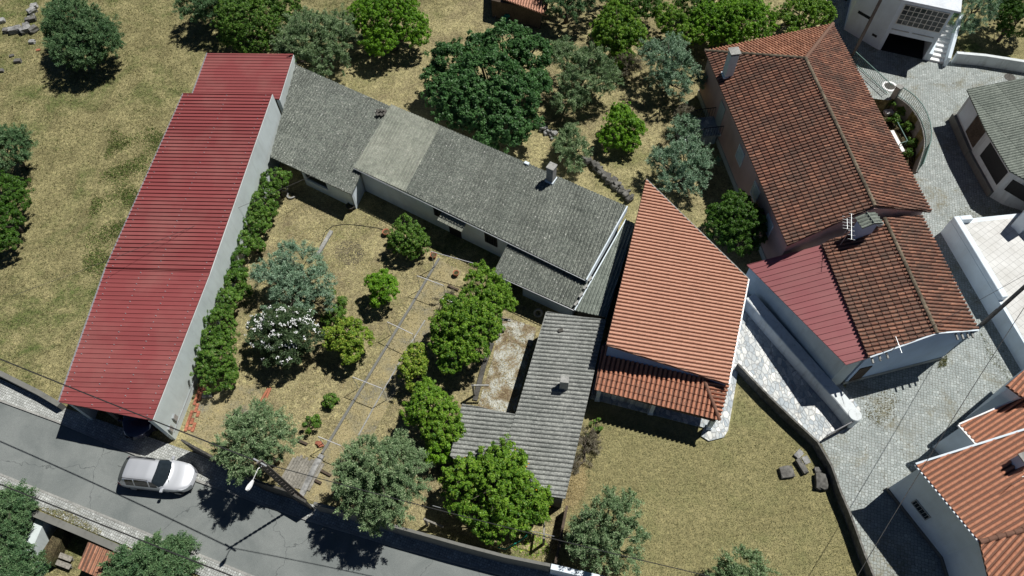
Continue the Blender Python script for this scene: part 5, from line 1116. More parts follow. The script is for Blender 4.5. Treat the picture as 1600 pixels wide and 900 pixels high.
tree('olive_tree', 'pale olive at the top edge right of the white garage house', 'tree', 'pale', [(1520, 15, 30, 2.6), (1505, 35, 18, 2.0), (1540, 0, 26, 2.6)], OL)
tree('citrus_tree', 'very dark tree in the top right corner', 'tree', 'dark', [(1592, 32, 30, 2.6), (1575, 20, 20, 2.5), (1605, 5, 34, 3.0), (1570, 48, 12, 1.6)])
# creeper clumps along the warehouse wall
HG = 'shrubs along the warehouse wall'
hlab = ['leafy shrub at the upper end of the hedge beside the outbuilding', 'second hedge shrub down from the outbuilding', 'hedge shrub by the warehouse wall level with the cottage window', 'hedge shrub left of the silvery olive top', 'darker hedge shrub left of the silvery olive',
        'low hedge shrub below the dark one beside the silvery olive', 'hedge shrub left of the white oleander top', 'wide hedge shrub left of the white oleander', 'big last hedge shrub above the exposed brick strip']
hl = [[(430, 280, 21, 1.85), (420, 300, 17, 1.55), (443, 278, 12, 1.65)], [(408, 320, 23, 1.45), (398, 335, 19, 1.35), (423, 325, 14, 1.15)], [(398, 350, 21, 1.35), (410, 345, 16, 1.15)], [(386, 378, 19, 1.15), (400, 385, 14, 0.95)], [(376, 405, 19, 1.15), (370, 425, 17, 1.05), (386, 415, 12, 0.85)], [(366, 440, 20, 1.05), (378, 455, 14, 0.85)], [(356, 470, 21, 1.35), (368, 478, 14, 1.05), (348, 485, 14, 1.35)], [(343, 510, 26, 1.45), (350, 530, 19, 1.25), (330, 525, 16, 1.45)], [(338, 560, 28, 1.55), (328, 580, 21, 1.35), (350, 590, 21, 1.05), (333, 545, 16, 1.45), (323, 600, 14, 1.05), (360, 578, 12, 0.85)]]
for i, L_ in enumerate(hl): tree('shrub', hlab[i], 'shrub', 'hedge' if i != 4 else 'dark', L_, HG)
WD = 'small plants in the garden'
tree('shrub', 'small green plant beside the path above the orange bricks', 'shrub', 'hedge', [(517, 625, 14, .45)], WD, dens=.5)
tree('shrub', 'small green plant just above the stacked boards', 'shrub', 'hedge', [(487, 663, 14, .45), (497, 655, 8, .3)], WD, dens=.6)
tree('shrub', 'thin weed growing between path and big citrus tree', 'shrub', 'dry', [(688, 478, 14, .4), (700, 462, 10, .4)], WD, dens=.4)
tree('dry_shrub', 'grey heap of dry twigs beside the annexe wall on the lawn', 'brush pile', 'dry', [(915, 700, 20, .4), (908, 725, 14, .3), (918, 685, 12, .4)], flat=.5)
tree('shrub', 'low yellow green weed clump below the annexe corner', 'weeds', 'hedge', [(930, 665, 14, .2), (920, 680, 10, .15)], flat=.5, dens=.5)
SGp = 'plants in the sunken bed beside the railing'
for (x, y, r, h, l) in ((1392, 158, 10, -.5, 'green plant under the railing pier in the sunken bed'), (1408, 172, 9, -.7, 'green plant right of the white stone in the sunken bed'), (1398, 188, 10, -.9, 'leafy plant in the middle of the sunken bed'), (1418, 198, 10, -.9, 'green plant by the middle of the curved railing'), (1425, 222, 9, -1.0, 'weedy plant low in the sunken bed'), (1418, 240, 9, -1.1, 'lowest plant in the sunken bed near the railing end')):
    tree('bed_plant', l, 'plant', 'hedge', [(x, y, r, h)], SGp, zg=-1.35, dens=.7)

# ================================================================== CARS
def car(name, label, p, heading, paint, L=4.45, W_=1.78, mirror=True):
    root = empty(name, p, label, 'car'); M = Matrix.Translation(p) @ Matrix.Rotation(heading, 4, 'Z')
    def lerp(x, T):
        for (a, b), (c_, d) in zip(T, T[1:]):
            if x <= c_: t = (x - a) / (c_ - a); t = t * t * (3 - 2 * t) if False else t; return b + (d - b) * t
        return T[-1][1]
    H_ = L / 2
    ztop = [(-H_, .62), (-H_ + .03, .80), (-H_ + .09, .98), (-H_ + .15, 1.05), (-H_ + .62, 1.46), (-H_ + .85, 1.505), (-.9, 1.535), (-.2, 1.53), (.22, 1.47), (.95, 1.02), (1.08, .985), (1.5, .93), (1.85, .85), (H_ - .12, .72), (H_ - .03, .62), (H_, .5)]
    wid = [(-H_, .66), (-H_ + .05, .76), (-H_ + .2, .85), (-H_ + .6, .885), (0, .89), (1.2, .885), (1.6, .86), (1.9, .79), (H_ - .15, .66), (H_ - .04, .52), (H_, .40)]
    wid = [(a, b * W_ / 1.78) for a, b in wid]
    xs = sorted(set([round(x, 4) for x in list(np.linspace(-H_, H_, 61)) + [.22, .95, -H_ + .15, -H_ + .62]]))
    NV = 13
    def section(x):
        zt = lerp(x, ztop); w = lerp(x, wid); belt = min(.96, zt - .05); roofw = w - .30 * max(0, (zt - belt)) / .55 * .9
        cr_ = min(1.0, max(0, (zt - belt)) / .5)
        lowz = .24 if abs(x) < H_ - .2 else .30
        pts = [(w * .90, lowz), (w * .985, .36), (w, .55), (w * .99, .75), (w * .965, belt)]
        if cr_ > .35:
            pts += [(w * .955, belt + .02), (roofw + (w * .955 - roofw) * .5, belt + (zt - belt) * .5), (roofw + .02, zt - .09), (roofw - .06, zt - .03), (roofw * .7, zt - .006), (roofw * .4, zt), (roofw * .18, zt), (0, zt)]
        else:
            ws = w * .965; pts += [(ws * .97, belt + .012), (ws * .93, belt + (zt - belt) * .45), (ws * .85, belt + (zt - belt) * .72), (ws * .72, belt + (zt - belt) * .88), (ws * .55, zt - .004), (ws * .36, zt), (ws * .18, zt), (0, zt)]
        return pts
    zt0 = ztop; xx_ = [a for a, b in zt0]
    def smooth_z(x): return sum(lerp(x + d, zt0) for d in (-.16, -.08, 0, .08, .16)) / 5 if 1.1 < x < H_ - .17 else lerp(x, zt0)
    ztop = [(float(x), smooth_z(float(x))) for x in np.linspace(-H_, H_, 161)]
    secs = [section(x) for x in xs]
    def wheelcut(x, j):      # keep arches open
        return any(abs(x - wx) < .36 for wx in (1.38, -1.30))
    def bend(x, y):
        k = min(1, max(0, x / .7)) * .22 if x > 0 else -min(1, max(0, (-x - 1.3) / .6)) * .12
        return x - k * (y / .85) ** 2
    bins = {}
    def put(kind, quad): bins.setdefault(kind, []).append(quad)
    for i in range(len(xs) - 1):
        xm = (xs[i] + xs[i + 1]) / 2
        for j in range(NV - 1):
            for sd_ in (1, -1):
                q = [M @ Vector((bend(xs[a], secs[a][b][0]), sd_ * secs[a][b][0], secs[a][b][1])) for a, b in ((i, j), (i + 1, j), (i + 1, j + 1), (i, j + 1))]
                if sd_ < 0: q.reverse()
                zt = lerp(xm, ztop); k = 'body'
                if .24 < xm < .93 and j >= 7 and zt > 1.06: k = 'windshield'
                elif -H_ + .15 < xm < -H_ + .6 and j >= 7: k = 'rear_window'
                elif j in (5, 6) and -H_ + .75 < xm < .62 and not (-.98 < xm < -.90 + 0) and not (-.06 < xm < .03) : k = 'side_window_' + ('left' if sd_ > 0 else 'right')
                elif j <= 1 and any(abs(xm - wx) < .35 - .06 * j for wx in (1.38, -1.30)): continue
                elif xm > H_ - .42 and j in (3, 4, 5) : k = 'headlight_' + ('left' if sd_ > 0 else 'right')
                elif xm < -H_ + .26 and j in (3, 4, 5): k = 'taillight_' + ('left' if sd_ > 0 else 'right')
                elif xm > H_ - .14 and j <= 2: k = 'bumper'
                put(k, q)
    mats = {'body': paint, 'windshield': 'glass_dark', 'rear_window': 'glass_dark', 'bumper': paint}
    for k, qs in bins.items():
        m = MB()
        if k == 'bumper': k_ = 'bumper'
        for q in qs: m.add(q, [(0, 1, 2, 3)])
        nm = k.split('_left')[0].split('_right')[0]; mat = mats.get(nm, {'side_window': 'glass_dark', 'headlight': 'clear_lamp', 'taillight': 'red_lamp'}.get(nm, paint))
        o = m.build(nm, mat, root); bm = bmesh.new(); bm.from_mesh(o.data); bmesh.ops.remove_doubles(bm, verts=bm.verts, dist=.002); bmesh.ops.recalc_face_normals(bm, faces=bm.faces); bm.to_mesh(o.data); bm.free(); o.data.polygons.foreach_set('use_smooth', [True] * len(o.data.polygons))
    m = MB(); m.add([M @ Vector(v) for v in ((-H_ + .15, -.7, .24), (H_ - .15, -.6, .24), (H_ - .15, .6, .24), (-H_ + .15, .7, .24))], [(0, 1, 2, 3)]); m.build('underbody', 'black', root)
    for wx in (1.38, -1.30):
        for sy in (-1, 1):
            m = MB(); c_ = M @ Vector((wx, sy * .78, .31)); ax = (M.to_3x3() @ Vector((0, sy, 0)))
            m.tube([c_ - ax * .10, c_ - ax * .08, c_ + ax * .08, c_ + ax * .10], [.27, .31, .31, .27], 24); w = m.build('wheel', 'rubber', root)
            m = MB(); m.tube([c_ + ax * .09, c_ + ax * .112], [.20, .18], 16); m.build('rim', 'aluminium', w)
    for sy in (-1, 1):
        m = MB(); c_ = Vector((.72, sy * (W_ / 2 + .08), 1.0)); b0 = len(m.v); m.box(c_, (.16, .20, .13)); m.box(Vector((.74, sy * (W_ / 2 - .03), .97)), (.06, .12, .05)); m.v = [M @ v for v in m.v]; m.build('side_mirror', paint, root, bevel=.02)
        m = MB(); m.tube([M @ Vector((-1.55, sy * .60, 1.535)), M @ Vector((-1.0, sy * .615, 1.57)), M @ Vector((0, sy * .605, 1.545))], .018, 6); m.build('roof_rail', 'black', root)
    m = MB(); m.tube([M @ Vector((-1.75, 0, 1.5)), M @ Vector((-1.95, 0, 1.68))], .01, 5); m.build('antenna', 'black', root)
    # wipers
    for y_ in (-.45, .15):
        m = MB(); m.tube([M @ Vector((.97, y_, 1.03)), M @ Vector((.80, y_ + .45, 1.15))], .012, 5); m.build('wiper', 'black', root)
    return root
ca, cb2 = at(184, 733, .6), at(306, 746, .6); hd_ = math.atan2((cb2 - ca).y, (cb2 - ca).x)
cc_ = at(246, 741, .75); car('parked_car', 'silver estate car parked on the road in front of the red warehouse', Vector((cc_.x, cc_.y, .012)), hd_ , 'silver_paint')
cc_ = at(206, 668, .75); car('parked_car', 'dark navy car in the shade inside the red warehouse opening', Vector((cc_.x, cc_.y + 1.35, .012)), math.radians(-75), 'navy_paint', L=4.1, W_=1.7)

# ================================================================== LAMP POST, POLES, CABLES
def conc_pole(name, label, base, h, rz, lean=Vector((0, 0, 0)), w0=.42, w1=.18, cat='utility pole'):
    r = empty(name, base, label, cat); m = MB(); R_ = Matrix.Rotation(rz, 3, 'Z')
    for s_ in (-1, 1):
        a = base + R_ @ Vector((s_ * (w0 / 2 - .04), 0, 0)); b = base + R_ @ Vector((s_ * (w1 / 2 - .03), 0, 0)) + lean + Vector((0, 0, h))
        m.bar(a, b, .08, .2)
    for k in range(0, 16):
        t = (k + .5) / 16; w = w0 + (w1 - w0) * t; c_ = base + lean * t + Vector((0, 0, h * t)); m.box(c_, (w - .1, .15, .10 if k % 2 else .2), rz)
    m.bar(base + lean * .0 + Vector((0, 0, 0)), base + lean * .25 + Vector((0, 0, h * .25)), .3, .1)
    m.build('shaft', 'pole_concrete', r); return r
lb = at(474, 784, 0); lt = at(405, 721, 7.55); lean = Vector((lt.x - lb.x, lt.y - lb.y, 0))
lp_ = conc_pole('street_lamp', 'concrete street lamp with white lamp head over the road at the garden gate', lb, 7.55, .5, lean, .32, .15, cat='street lamp')
p0 = lb + lean * .93 + Vector((0, 0, 7.0)); lh = at(395, 752, 6.9); m = MB(); m.tube([p0, p0.lerp(lh, .35) + Vector((0, 0, .25)), lh + Vector((0, 0, .05))], .022, 6); m.build('lamp_arm', 'white_paint', lp_)
m = MB(); dv = (lh - p0); dv.z = 0; dv.normalize(); sv2 = Vector((-dv.y, dv.x, 0)); prof = [(-.05, .05), (.08, .09), (.25, .13), (.42, .12), (.50, .06)]; vs = []
for u_, w in prof:
    for sy, z in ((-1, 0), (-.6, .09), (.6, .09), (1, 0), (.6, -.06), (-.6, -.06)): vs.append(lh + dv * u_ + sv2 * (w * sy) + Vector((0, 0, z)))
m.add(vs, [(i * 6 + k, i * 6 + (k + 1) % 6, (i + 1) * 6 + (k + 1) % 6, (i + 1) * 6 + k) for i in range(4) for k in range(6)] + [tuple(range(6)), tuple(24 + k for k in range(6))]); m.build('lamp_head', 'white_paint', lp_)
m = MB(); tp_ = lb + lean + Vector((0, 0, 7.4)); m.bar(tp_ + Vector((-.35, .2, 0)), tp_ + Vector((.35, -.2, 0)), .07); m.build('crossarm', 'galv', lp_)
p2 = at(1534, 507, 0); l2 = at(1600, 448, 4.63) - p2; l2.z = 0; conc_pole('utility_pole', 'dark concrete utility pole between brown annexe and white terrace wall', p2, 8.0, .2, l2 * 1.7, .26, .16)
p3 = at(1332, 87, 0); l3 = at(1376, 0, 5.47) - p3; l3.z = 0; conc_pole('utility_pole', 'concrete utility pole in front of the white garage house', p3, 8.0, 1.2, l3 * 1.45, .34, .2)
def cable(label, a, b, sag, r=.022, name='power_line', mat='cable', twist=False):
    a = Vector(a); b = Vector(b); n = 26; pts = [a.lerp(b, i / n) - Vector((0, 0, sag * 4 * (i / n) * (1 - i / n))) for i in range(n + 1)]
    m = MB(); m.tube(pts, r, 5, cap=False); return top_mesh(name, m, mat, label, 'cable', 'overhead cables')
top1 = lb + lean + Vector((0, 0, 7.4))
cable('twisted overhead cable crossing the red warehouse roof towards the lamp post', at(-120, 512, 6.9), top1, .25, .035)
cable('overhead cable running from the lamp post over the road wall to the lower right', top1, at(1120, 903, 6.2), .5, .022)
cable('thick dark cable above the lower pavement at bottom left', at(-60, 733, 6.2), at(420, 923, 6.0), .2, .035)
p2t = p2 + l2 * 1.7 + Vector((0, 0, 7.8))
cable('thin cable crossing the cobbled lane in front of the orange roofs', p2t, at(1325, 925, 5.4), .6, .018)
cable('thin cable from the pole down to the annexe eave', p2t, at(1400, 540, 4.4), .1, .012)
cable('thin cable over the red warehouse roof towards the cottage', at(20, 462, 6.0), at(497, 270, 2.2), .3, .012)
cable('drooping washing line wire over the big orange tree', at(676, 790, 2.0), at(866, 838, 1.7), .15, .018, name='wire', mat='galv')
p3t = p3 + l3 * 1.45 + Vector((0, 0, 7.8))

# ================================================================== ANTENNAS
def yagi(label, base, h, direc, n, L_, elw, tilt=0.0):
    r = empty('tv_antenna', base, label, 'antenna'); m = MB(); m.tube([base, base + Vector((0, 0, h))], .022, 6); m.build('mast', 'galv', r)
    d = Vector(direc).normalized(); s_ = Vector((-d.y, d.x, 0)).normalized(); t_ = base + Vector((0, 0, h)); m = MB(); m.bar(t_ - d * L_ * .45, t_ + d * L_ * .55, .02); m.build('boom', 'galv', r)
    for k in range(n):
        c_ = t_ - d * L_ * .45 + d * L_ * k / (n - 1); w = elw * (1 - .35 * k / n); m = MB(); m.bar(c_ - s_ * w, c_ + s_ * w, .009); m.build('element', 'galv', r)
    return r
ab = AW.hit(1312, 384); yagi('tall TV aerial with many crossbars at the lower end of the pink house roof', ab, 1.9, (.25, 1, .06), 7, 1.9, .22)
m = MB(); q = ab + Vector((.15, .45, 1.2)); m.bar(q, q + Vector((.2, .9, .05)), .02); 
for k in range(5): c_ = q + Vector((.05, .22, .012)) * k; m.bar(c_ - Vector((.28, -.06, 0)), c_ + Vector((.28, -.06, 0)), .012)
r_ = empty('tv_antenna', q - Vector((0, 0, 1.3)), 'smaller second aerial just left of the tall crossbar aerial', 'antenna'); m.build('boom', 'galv', r_); m = MB(); m.tube([q - Vector((0, 0, 1.3)), q], .02, 6); m.build('mast', 'galv', r_)
qb = AW.hit(1393, 545); yagi('slim aerial standing on the south verge of the brown annexe', qb + Vector((-.05, -.15, -.1)), 1.0, (.02, -1, 0), 3, 1.0, .05)

# ================================================================== RAILING, MANHOLES, SUNKEN BED
rl = pxline([(1330, 96), (1386, 148)], 0); cv = [V2(at(*p)) for p in [(1400, 150), (1412, 158), (1422, 166), (1432, 178), (1439, 191), (1444, 206), (1446, 221), (1445, 234), (1441, 247), (1433, 270)]]
r = empty('railing', V2(at(1422, 166)), 'green iron railing curving round the sunken bed beside the pink house', 'railing')
for line, k0_ in ((rl, 16), (cv, 5)):
    m = MB()
    for a, b in zip(line, line[1:]): m.bar(V2(a) + Vector((0, 0, 1.0)), V2(b) + Vector((0, 0, 1.0)), .05)
    m.build('top_rail', 'green_metal', r); m = MB()
    for a, b in zip(line, line[1:]): m.bar(V2(a) + Vector((0, 0, .12)), V2(b) + Vector((0, 0, .12)), .04)
    m.build('bottom_rail', 'green_metal', r); m = MB()
    for a, b in zip(line, line[1:]):
        n = max(1, int((V2(b) - V2(a)).length / .16))
        for k in range(n): c_ = V2(a).lerp(V2(b), k / n); m.bar(c_ + Vector((0, 0, .05)), c_ + Vector((0, 0, 1.0)), .022)
    m.build('balusters', 'green_metal', r)
m = MB(); m.ribbon([V2(p) for p in cv], .22, -1.35, .06); top_mesh('bed_wall', m, 'concrete', 'curved concrete retaining wall holding the sunken bed under the railing', 'wall')
b = V2(at(1396, 152)); m = MB(); m.box((b.x, b.y, .55), (.4, .4, 1.1), .6); m.box((b.x, b.y, 1.13), (.5, .5, .08), .6); top_mesh('railing_pier', m, 'concrete', 'square concrete pier in the railing next to the white ringed manhole', 'pier')
def manhole(px, py, r, ring, label):
    p = at(px, py, .012); ro = empty('manhole', p, label, 'manhole'); m = MB(); m.lathe(p, [(.001, .012), (r, .012), (r, 0)], 24); m.build('cover', 'concrete_dark', ro)
    if ring: m = MB(); m.lathe(p, [(r + .005, 0), (r + .005, .03), (r + .2, .03), (r + .2, 0)], 24); m.build('ring', 'white_paint', ro)
manhole(1390, 135, .42, True, 'round manhole with white painted ring beside the railing pier')
manhole(1366, 142, .36, False, 'small dark manhole between the railing and the pink house roof') if False else None
manhole(1578, 121, .45, False, 'dark round manhole at the tip of the barn roof')
ws_ = boulder(1389, 176, .7, .5, .35, .2, 'white_paint', 'whitish stone lying in the sunken bed', None, name='white_stone'); ws_.location = at(1387, 178, -1.35)
q0, q1, q2 = at(1402, 190, -.75), at(1418, 220, -.75), at(1407, 224, -.75)
m = MB(); m.bar(q0, q1, .05); m.bar(q1, q2, .05)
for q in (q0, q1, q2): m.bar(q, (q.x, q.y, -1.35), .045)
top_mesh('bent_frame', m, 'green_metal', 'bent green metal frame standing in the sunken bed', 'frame')
m = MB(); m.bar(at(1393, 205, -1.2), at(1411, 238, -1.2), .28, .2); top_mesh('white_plank', m, 'white_paint', 'white plank lying against the house in the sunken bed', 'plank')

# ================================================================== GARDEN THINGS
r = 0
FR = 'white steel frames along the garden path'
FL = ['white steel frame nearest the cottage along the garden path', 'second white steel frame down the garden path from the cottage', 'third white steel frame down the path beside the yellowish citrus', 'last white steel frame beside the orange bricks']
for i, (a, b) in enumerate((((652, 431), (693, 446)), ((605, 503), (645, 522)), ((551, 589), (597, 607)), ((497, 682), (532, 696)))):
    A, B = at(*a, 1.75), at(*b, 1.75); r = empty('arch_frame', V2((A + B) / 2), FL[i], 'frame', FR)
    m = MB(); m.bar(A, B, .035); m.build('crossbar', 'frame_paint', r)
    for P in (A, B): m = MB(); m.bar((P.x, P.y, 0), P, .03); m.build('post', 'galv', r)
A, B = at(674, 393, 2.0), at(764, 418, 2.0); r = empty('washing_pole', V2(A), 'long white horizontal pole between garden path and citrus by the cottage', 'pole'); m = MB(); m.tube([A, B], .024, 8); m.build('bar', 'frame_paint', r)
for P in (A, B): m = MB(); m.tube([(P.x, P.y, 0), P], .03, 6); m.build('post', 'galv', r)
def kerbline(label, pts, w, h, mat='concrete'):
    m = MB(); m.ribbon(pxline(pts, h), w, 0, h); return top_mesh('kerb', m, mat, label, 'kerb')
kerbline('long raised concrete edging beside the garden path', [(686, 403), (640, 481), (580, 580), (520, 680), (503, 708)], .16, .10, 'old_concrete')
kerbline('lower stretch of the garden path edging with pale slabs', [(503, 710), (492, 728), (478, 758), (470, 774)], .34, .14, 'stone_pale')
kerbline('thin concrete edging on the right side of the garden path', [(664, 500), (630, 556), (590, 625), (560, 680)], .08, .05)
kerbline('concrete edging between the big citrus tree and mossy slab', [(769, 535), (756, 570), (742, 625)], .3, .12, 'concrete_dark')
m = MB(); m.bar(at(518, 361, .12), at(494, 402, .12), .26, .14); top_mesh('concrete_beam', m, 'concrete', 'pale concrete beam lying in the garden above the silvery olive', 'beam')
m = MB(); m.tube([at(x, y, .03) for x, y in ((500, 385), (508, 362), (520, 353), (540, 350), (560, 352), (590, 356), (606, 362))], .025, 6); top_mesh('hose', m, 'rubber', 'dark hose curving over the dry grass to the terracotta pot', 'hose')
def pot(px, py, rr, h, mat, label, group='clay pots in the garden', soil='bed'):
    p = at(px, py, 0); r = empty('plant_pot', p, label, 'pot', group); m = MB(); m.lathe(p, [(.001, 0), (rr * .65, 0), (rr, h), (rr * 1.1, h), (rr * 1.1, h - .06), (rr * .92, h - .02), (rr * .88, h - .08), (.001, h - .08)], 20); m.build('pot_body', mat, r, smooth=True)
    m = MB(); m.lathe(p, [(.001, h - .07), (rr * .86, h - .07)], 16); m.build('soil', soil, r)
pot(604, 366, .24, .35, 'terracotta', 'terracotta pot touching the tree before the cottage door')
pot(678, 402, .22, .35, 'terracotta', 'terracotta pot at the top end of the garden path edging')
pot(713, 430, .20, .35, 'terracotta', 'dark clay pot near the white horizontal pole')
pot(447, 300, .27, .5, 'concrete', 'grey stone pot beside the hedge under the outbuilding eave')
pot(549, 326, .30, .4, 'concrete_dark', 'dark wide pot at the white buttress of the cottage')
p = at(456, 306, 0); m = MB()
for k in range(10):
    a = 2.6 + k * .33; m.box(p + Vector((math.cos(a) * .3, math.sin(a) * .3, .08)), (.13, .10, .16), a)
top_mesh('half_basin', m, 'concrete', 'broken pale half ring basin on the ground beside the stone pot', 'basin')
p = at(841, 489, .25); m = MB()
for k in range(24):
    pass
n1, n2 = 28, 10; vs = []; fs = []
for i in range(n1):
    for j in range(n2):
        a, b = 2 * math.pi * i / n1, 2 * math.pi * j / n2; q = Vector(((.25 + .08 * math.cos(b)) * math.cos(a), (.25 + .08 * math.cos(b)) * math.sin(a), .08 * math.sin(b))); q.rotate(Matrix.Rotation(.9, 3, 'X')); vs.append(p + q); fs.append((i * n2 + j, ((i + 1) % n1) * n2 + j, ((i + 1) % n1) * n2 + (j + 1) % n2, i * n2 + (j + 1) % n2))
m.add(vs, fs); top_mesh('tyre', m, 'concrete', 'grey ring tyre leaning in the shade under the lean-to', 'tyre', smooth=True)
# boards, blocks, bricks
a0_ = at(436, 757, 0); BG = 'weathered boards stacked by the lamp post'
u_ = (at(459, 712, 0) - at(433, 757, 0)); v_ = (at(484, 767, 0) - at(433, 757, 0))
for k in range(11):
    m = MB(); o_ = at(433, 757, .05 + .012 * (k % 3)) + v_ * (k + .5) / 11; m.bar(o_, o_ + u_ * (1.0 + .06 * ((k * 7) % 5 - 2) / 2), v_.length / 12.5, .04); o = top_mesh('board', m, 'wood_grey', 'weathered grey board in the row lying between lamp post and garden path', 'board', BG)
for i, (x, y, X, Y) in enumerate(((502, 735, 517, 743), (492, 750, 502, 755), (466, 688, 480, 694), (700, 446, 716, 453), (692, 467, 711, 473))):
    m = MB(); m.bar(at(x, y, .1), at(X, Y, .1), .14, .1); top_mesh('timber', m, 'wood_dark' if i != 4 else 'white_paint', ['dark timber across the path right of the boards', 'short dark timber at the lower path end', 'short dark timber left of the orange bricks', 'dark block beside the clay pot near the citrus', 'thin white bar on the ground by the first frame'][i], 'timber')
for i, (x, y, z) in enumerate(((497, 692, .06), (502, 696, .06), (500, 693, .18))):
    m = MB(); m.box(at(x, y, z), (.3, .2, .12), .3 * i); top_mesh('brick', m, 'brick', 'hollow orange brick in the little pile at the last white frame', 'brick', 'bricks piled at the last frame')
m = MB(); m.box(at(324, 618, .12), (.6, .3, .24), .1); top_mesh('stone_block', m, 'stone_pale', 'grey stone block at the foot of the big last hedge shrub', 'block', bevel=.02)
for i, (x, y, rz0) in enumerate(((412, 621, .35), (418, 620, .2))):
    m = MB(); p = at(x, y, .1); pts = [p + Vector((math.sin(rz0) * t - .05 * math.cos(t * 2), t, 0)) for t in np.linspace(-.6, .6, 7)]; m.tube(pts, [.07, .08, .08, .08, .08, .08, .07], 10); top_mesh('clay_pipe', m, 'terracotta', ['left of two curved orange clay pipes below the oleander', 'right of two curved orange clay pipes below the oleander'][i], 'pipe')
# exposed brick strip along the warehouse foot
a, b = V2(at(292, 672)), V2(at(316, 600)); m = MB(); rnd = random.Random(3); dd_ = (b - a); n = 16; nn_ = Vector((dd_.y, -dd_.x, 0)).normalized()
for i in range(n):
    for j in range(3):
        if rnd.random() < .82: q = a + dd_ * (i + .5 * (j % 2)) / n + nn_ * (j * .22 - .05); m.box((q.x, q.y, .03 + rnd.uniform(0, .03)), (.20, .17, .08), math.atan2(dd_.y, dd_.x) + rnd.uniform(-.06, .06))
top_mesh('brick_edging', m, 'brick', 'strip of broken orange bricks at the foot of the warehouse wall', 'brick edging')
# poles by the citrus trees
def post_frame(label, p, h, q, hh, mat='concrete'):
    P = V2(at(*p)); r = empty('post_frame', P, label, 'post'); m = MB(); m.bar(P, P + Vector((0, 0, h)), .12); m.build('post', mat, r); T = P + Vector((0, 0, h - .05)); m = MB(); m.bar(T - (V2(q) - P).normalized() * .08, V2(q) + Vector((0, 0, hh)), .1); m.build('crossbar', mat, r)
post_frame('concrete post with crossbar at the lower end of the mossy slab', (741, 618), 1.6, at(764, 602, 1.55), 1.55)
post_frame('wooden post with crossbar by the road wall left of the orange tree', (668, 820), 1.3, at(692, 823, .5), .5, 'wood_grey')
post_frame('wooden post with crossbar between orange tree and dark fence', (849, 850), 1.6, at(850, 815, 1.2), 1.2, 'wood_grey')
m = MB(); m.bar(at(783, 499, 1.0), at(798, 501, 1.0), .14, .12); m.bar(V2(at(783, 520)), at(784, 500, .95), .1); top_mesh('concrete_post', m, 'concrete', 'pale concrete beam end sticking out beside the citrus at the mossy slab', 'post')
m = MB(); m.tube([at(x, y, .25) for x, y in ((778, 855), (790, 858), (800, 852), (812, 845), (822, 838), (826, 828))], .04, 8); top_mesh('green_hose', m, 'green_plastic', 'green hose under the lower side of the largest orange tree', 'hose')
m = MB(); rnd = random.Random(5)
for k in range(16): p = at(790 + rnd.uniform(-3, 3), 22 + rnd.uniform(-9, 9), rnd.uniform(.1, .7)); m.box(p, (.4, .3, .25), rnd.random() * 3)
top_mesh('green_netting', m, 'green_plastic', 'crumpled green netting beside the poles of the garden shed', 'netting', bevel=.03)
# lower yard
HB = -1.6
Th = Plane((140, 848, .2), (178, 865, .2), (123, 887, -.1)); ht = empty('tiled_hutch', V2(at(150, 870, HB)) + Vector((0, 0, HB)), 'small hutch with dusty orange ribbed roof under the bottom retaining wall', 'hutch')
roof('roof', ht, Th, [(138, 847), (182, 866), (166, 908), (121, 888)], Th.hit(123, 887) - Th.hit(140, 848), 'tile_old_orange', 'corr', pitch=.12)
m = MB(); m.prism(inset([Th.hit(*p) for p in [(138, 847), (182, 866), (166, 908), (121, 888)]], .08), HB, lambda x, y: Th.z(x, y) - .11); m.build('wall', 'old_concrete', ht)
ho = empty('ruined_outhouse', V2(at(60, 850, HB)) + Vector((0, 0, HB)), 'ruined outhouse with patched sheets and weedy earth floor at the bottom left', 'outbuilding')
Rh = Plane((10, 845, -.1), (40, 800, 0), (60, 815, -.1)); roof('roof', ho, Rh, [(-10, 850), (24, 866), (52, 808), (28, 792)], Rh.hit(40, 800) - Rh.hit(15, 855), 'fibro_grey', 'corr')
m = MB(); A, B, Cc, D = [V2(at(*p, 0)) for p in [(28, 865), (52, 808), (66, 812), (38, 874)]]; m.prism([A, B, Cc, D], HB, -.25); m.build('wall', 'render_grey', ho)
A, B, Cc, D = [V2(at(*p, -.3)) for p in [(50, 872), (70, 880), (94, 828), (84, 820)]]; m = MB(); m.prism([A, B, Cc, D], HB, -.75); m.build('side_wall', 'bed', ho)
for i, (x, y) in enumerate(((90, 866), (88, 878))):
    p = at(x, y, HB + .35); q = at(x + 22, y + 8, HB + .35); m = MB(); m.bar(p, q, .28, .06); m.bar(p + (q - p) * .1, (p + (q - p) * .1) - Vector((0, 0, .34)), .08); m.bar(p + (q - p) * .9, (p + (q - p) * .9) - Vector((0, 0, .34)), .08)
    top_mesh('bench', m, 'wood_grey', ['upper of two broken grey benches in the lower yard', 'lower of two broken grey benches in the lower yard'][i], 'bench')
m = MB(); m.bar(at(60, 900, HB + .1), at(74, 872, HB + .1), .45, .3); top_mesh('green_trough', m, 'green_metal', 'faded green trough in the lower yard left of the benches', 'trough', bevel=.02)
rg = np.random.default_rng(21); n_ = 5200; c0_ = at(896, 756, 0); pp_ = rg.normal(size=(n_, 2)) * np.array([.32, .62]); ang = -.25
X_ = c0_.x + pp_[:, 0] * math.cos(ang) - pp_[:, 1] * math.sin(ang); Y_ = c0_.y + pp_[:, 0] * math.sin(ang) + pp_[:, 1] * math.cos(ang); hh = .38 * np.exp(-(pp_[:, 0] / .5) ** 2 - (pp_[:, 1] / .9) ** 2) * rg.uniform(.3, 1, n_)
V_ = leaves(np.stack([X_, Y_, hh + .02], 1), unit(rg.normal(size=(n_, 3)) * .5 + np.array([0, 0, 1])), .28, .02, 0, rg); o = quads_mesh('straw_heap', V_, rg.uniform(0, .89, (n_, 3)), 'straw_leaf', None)
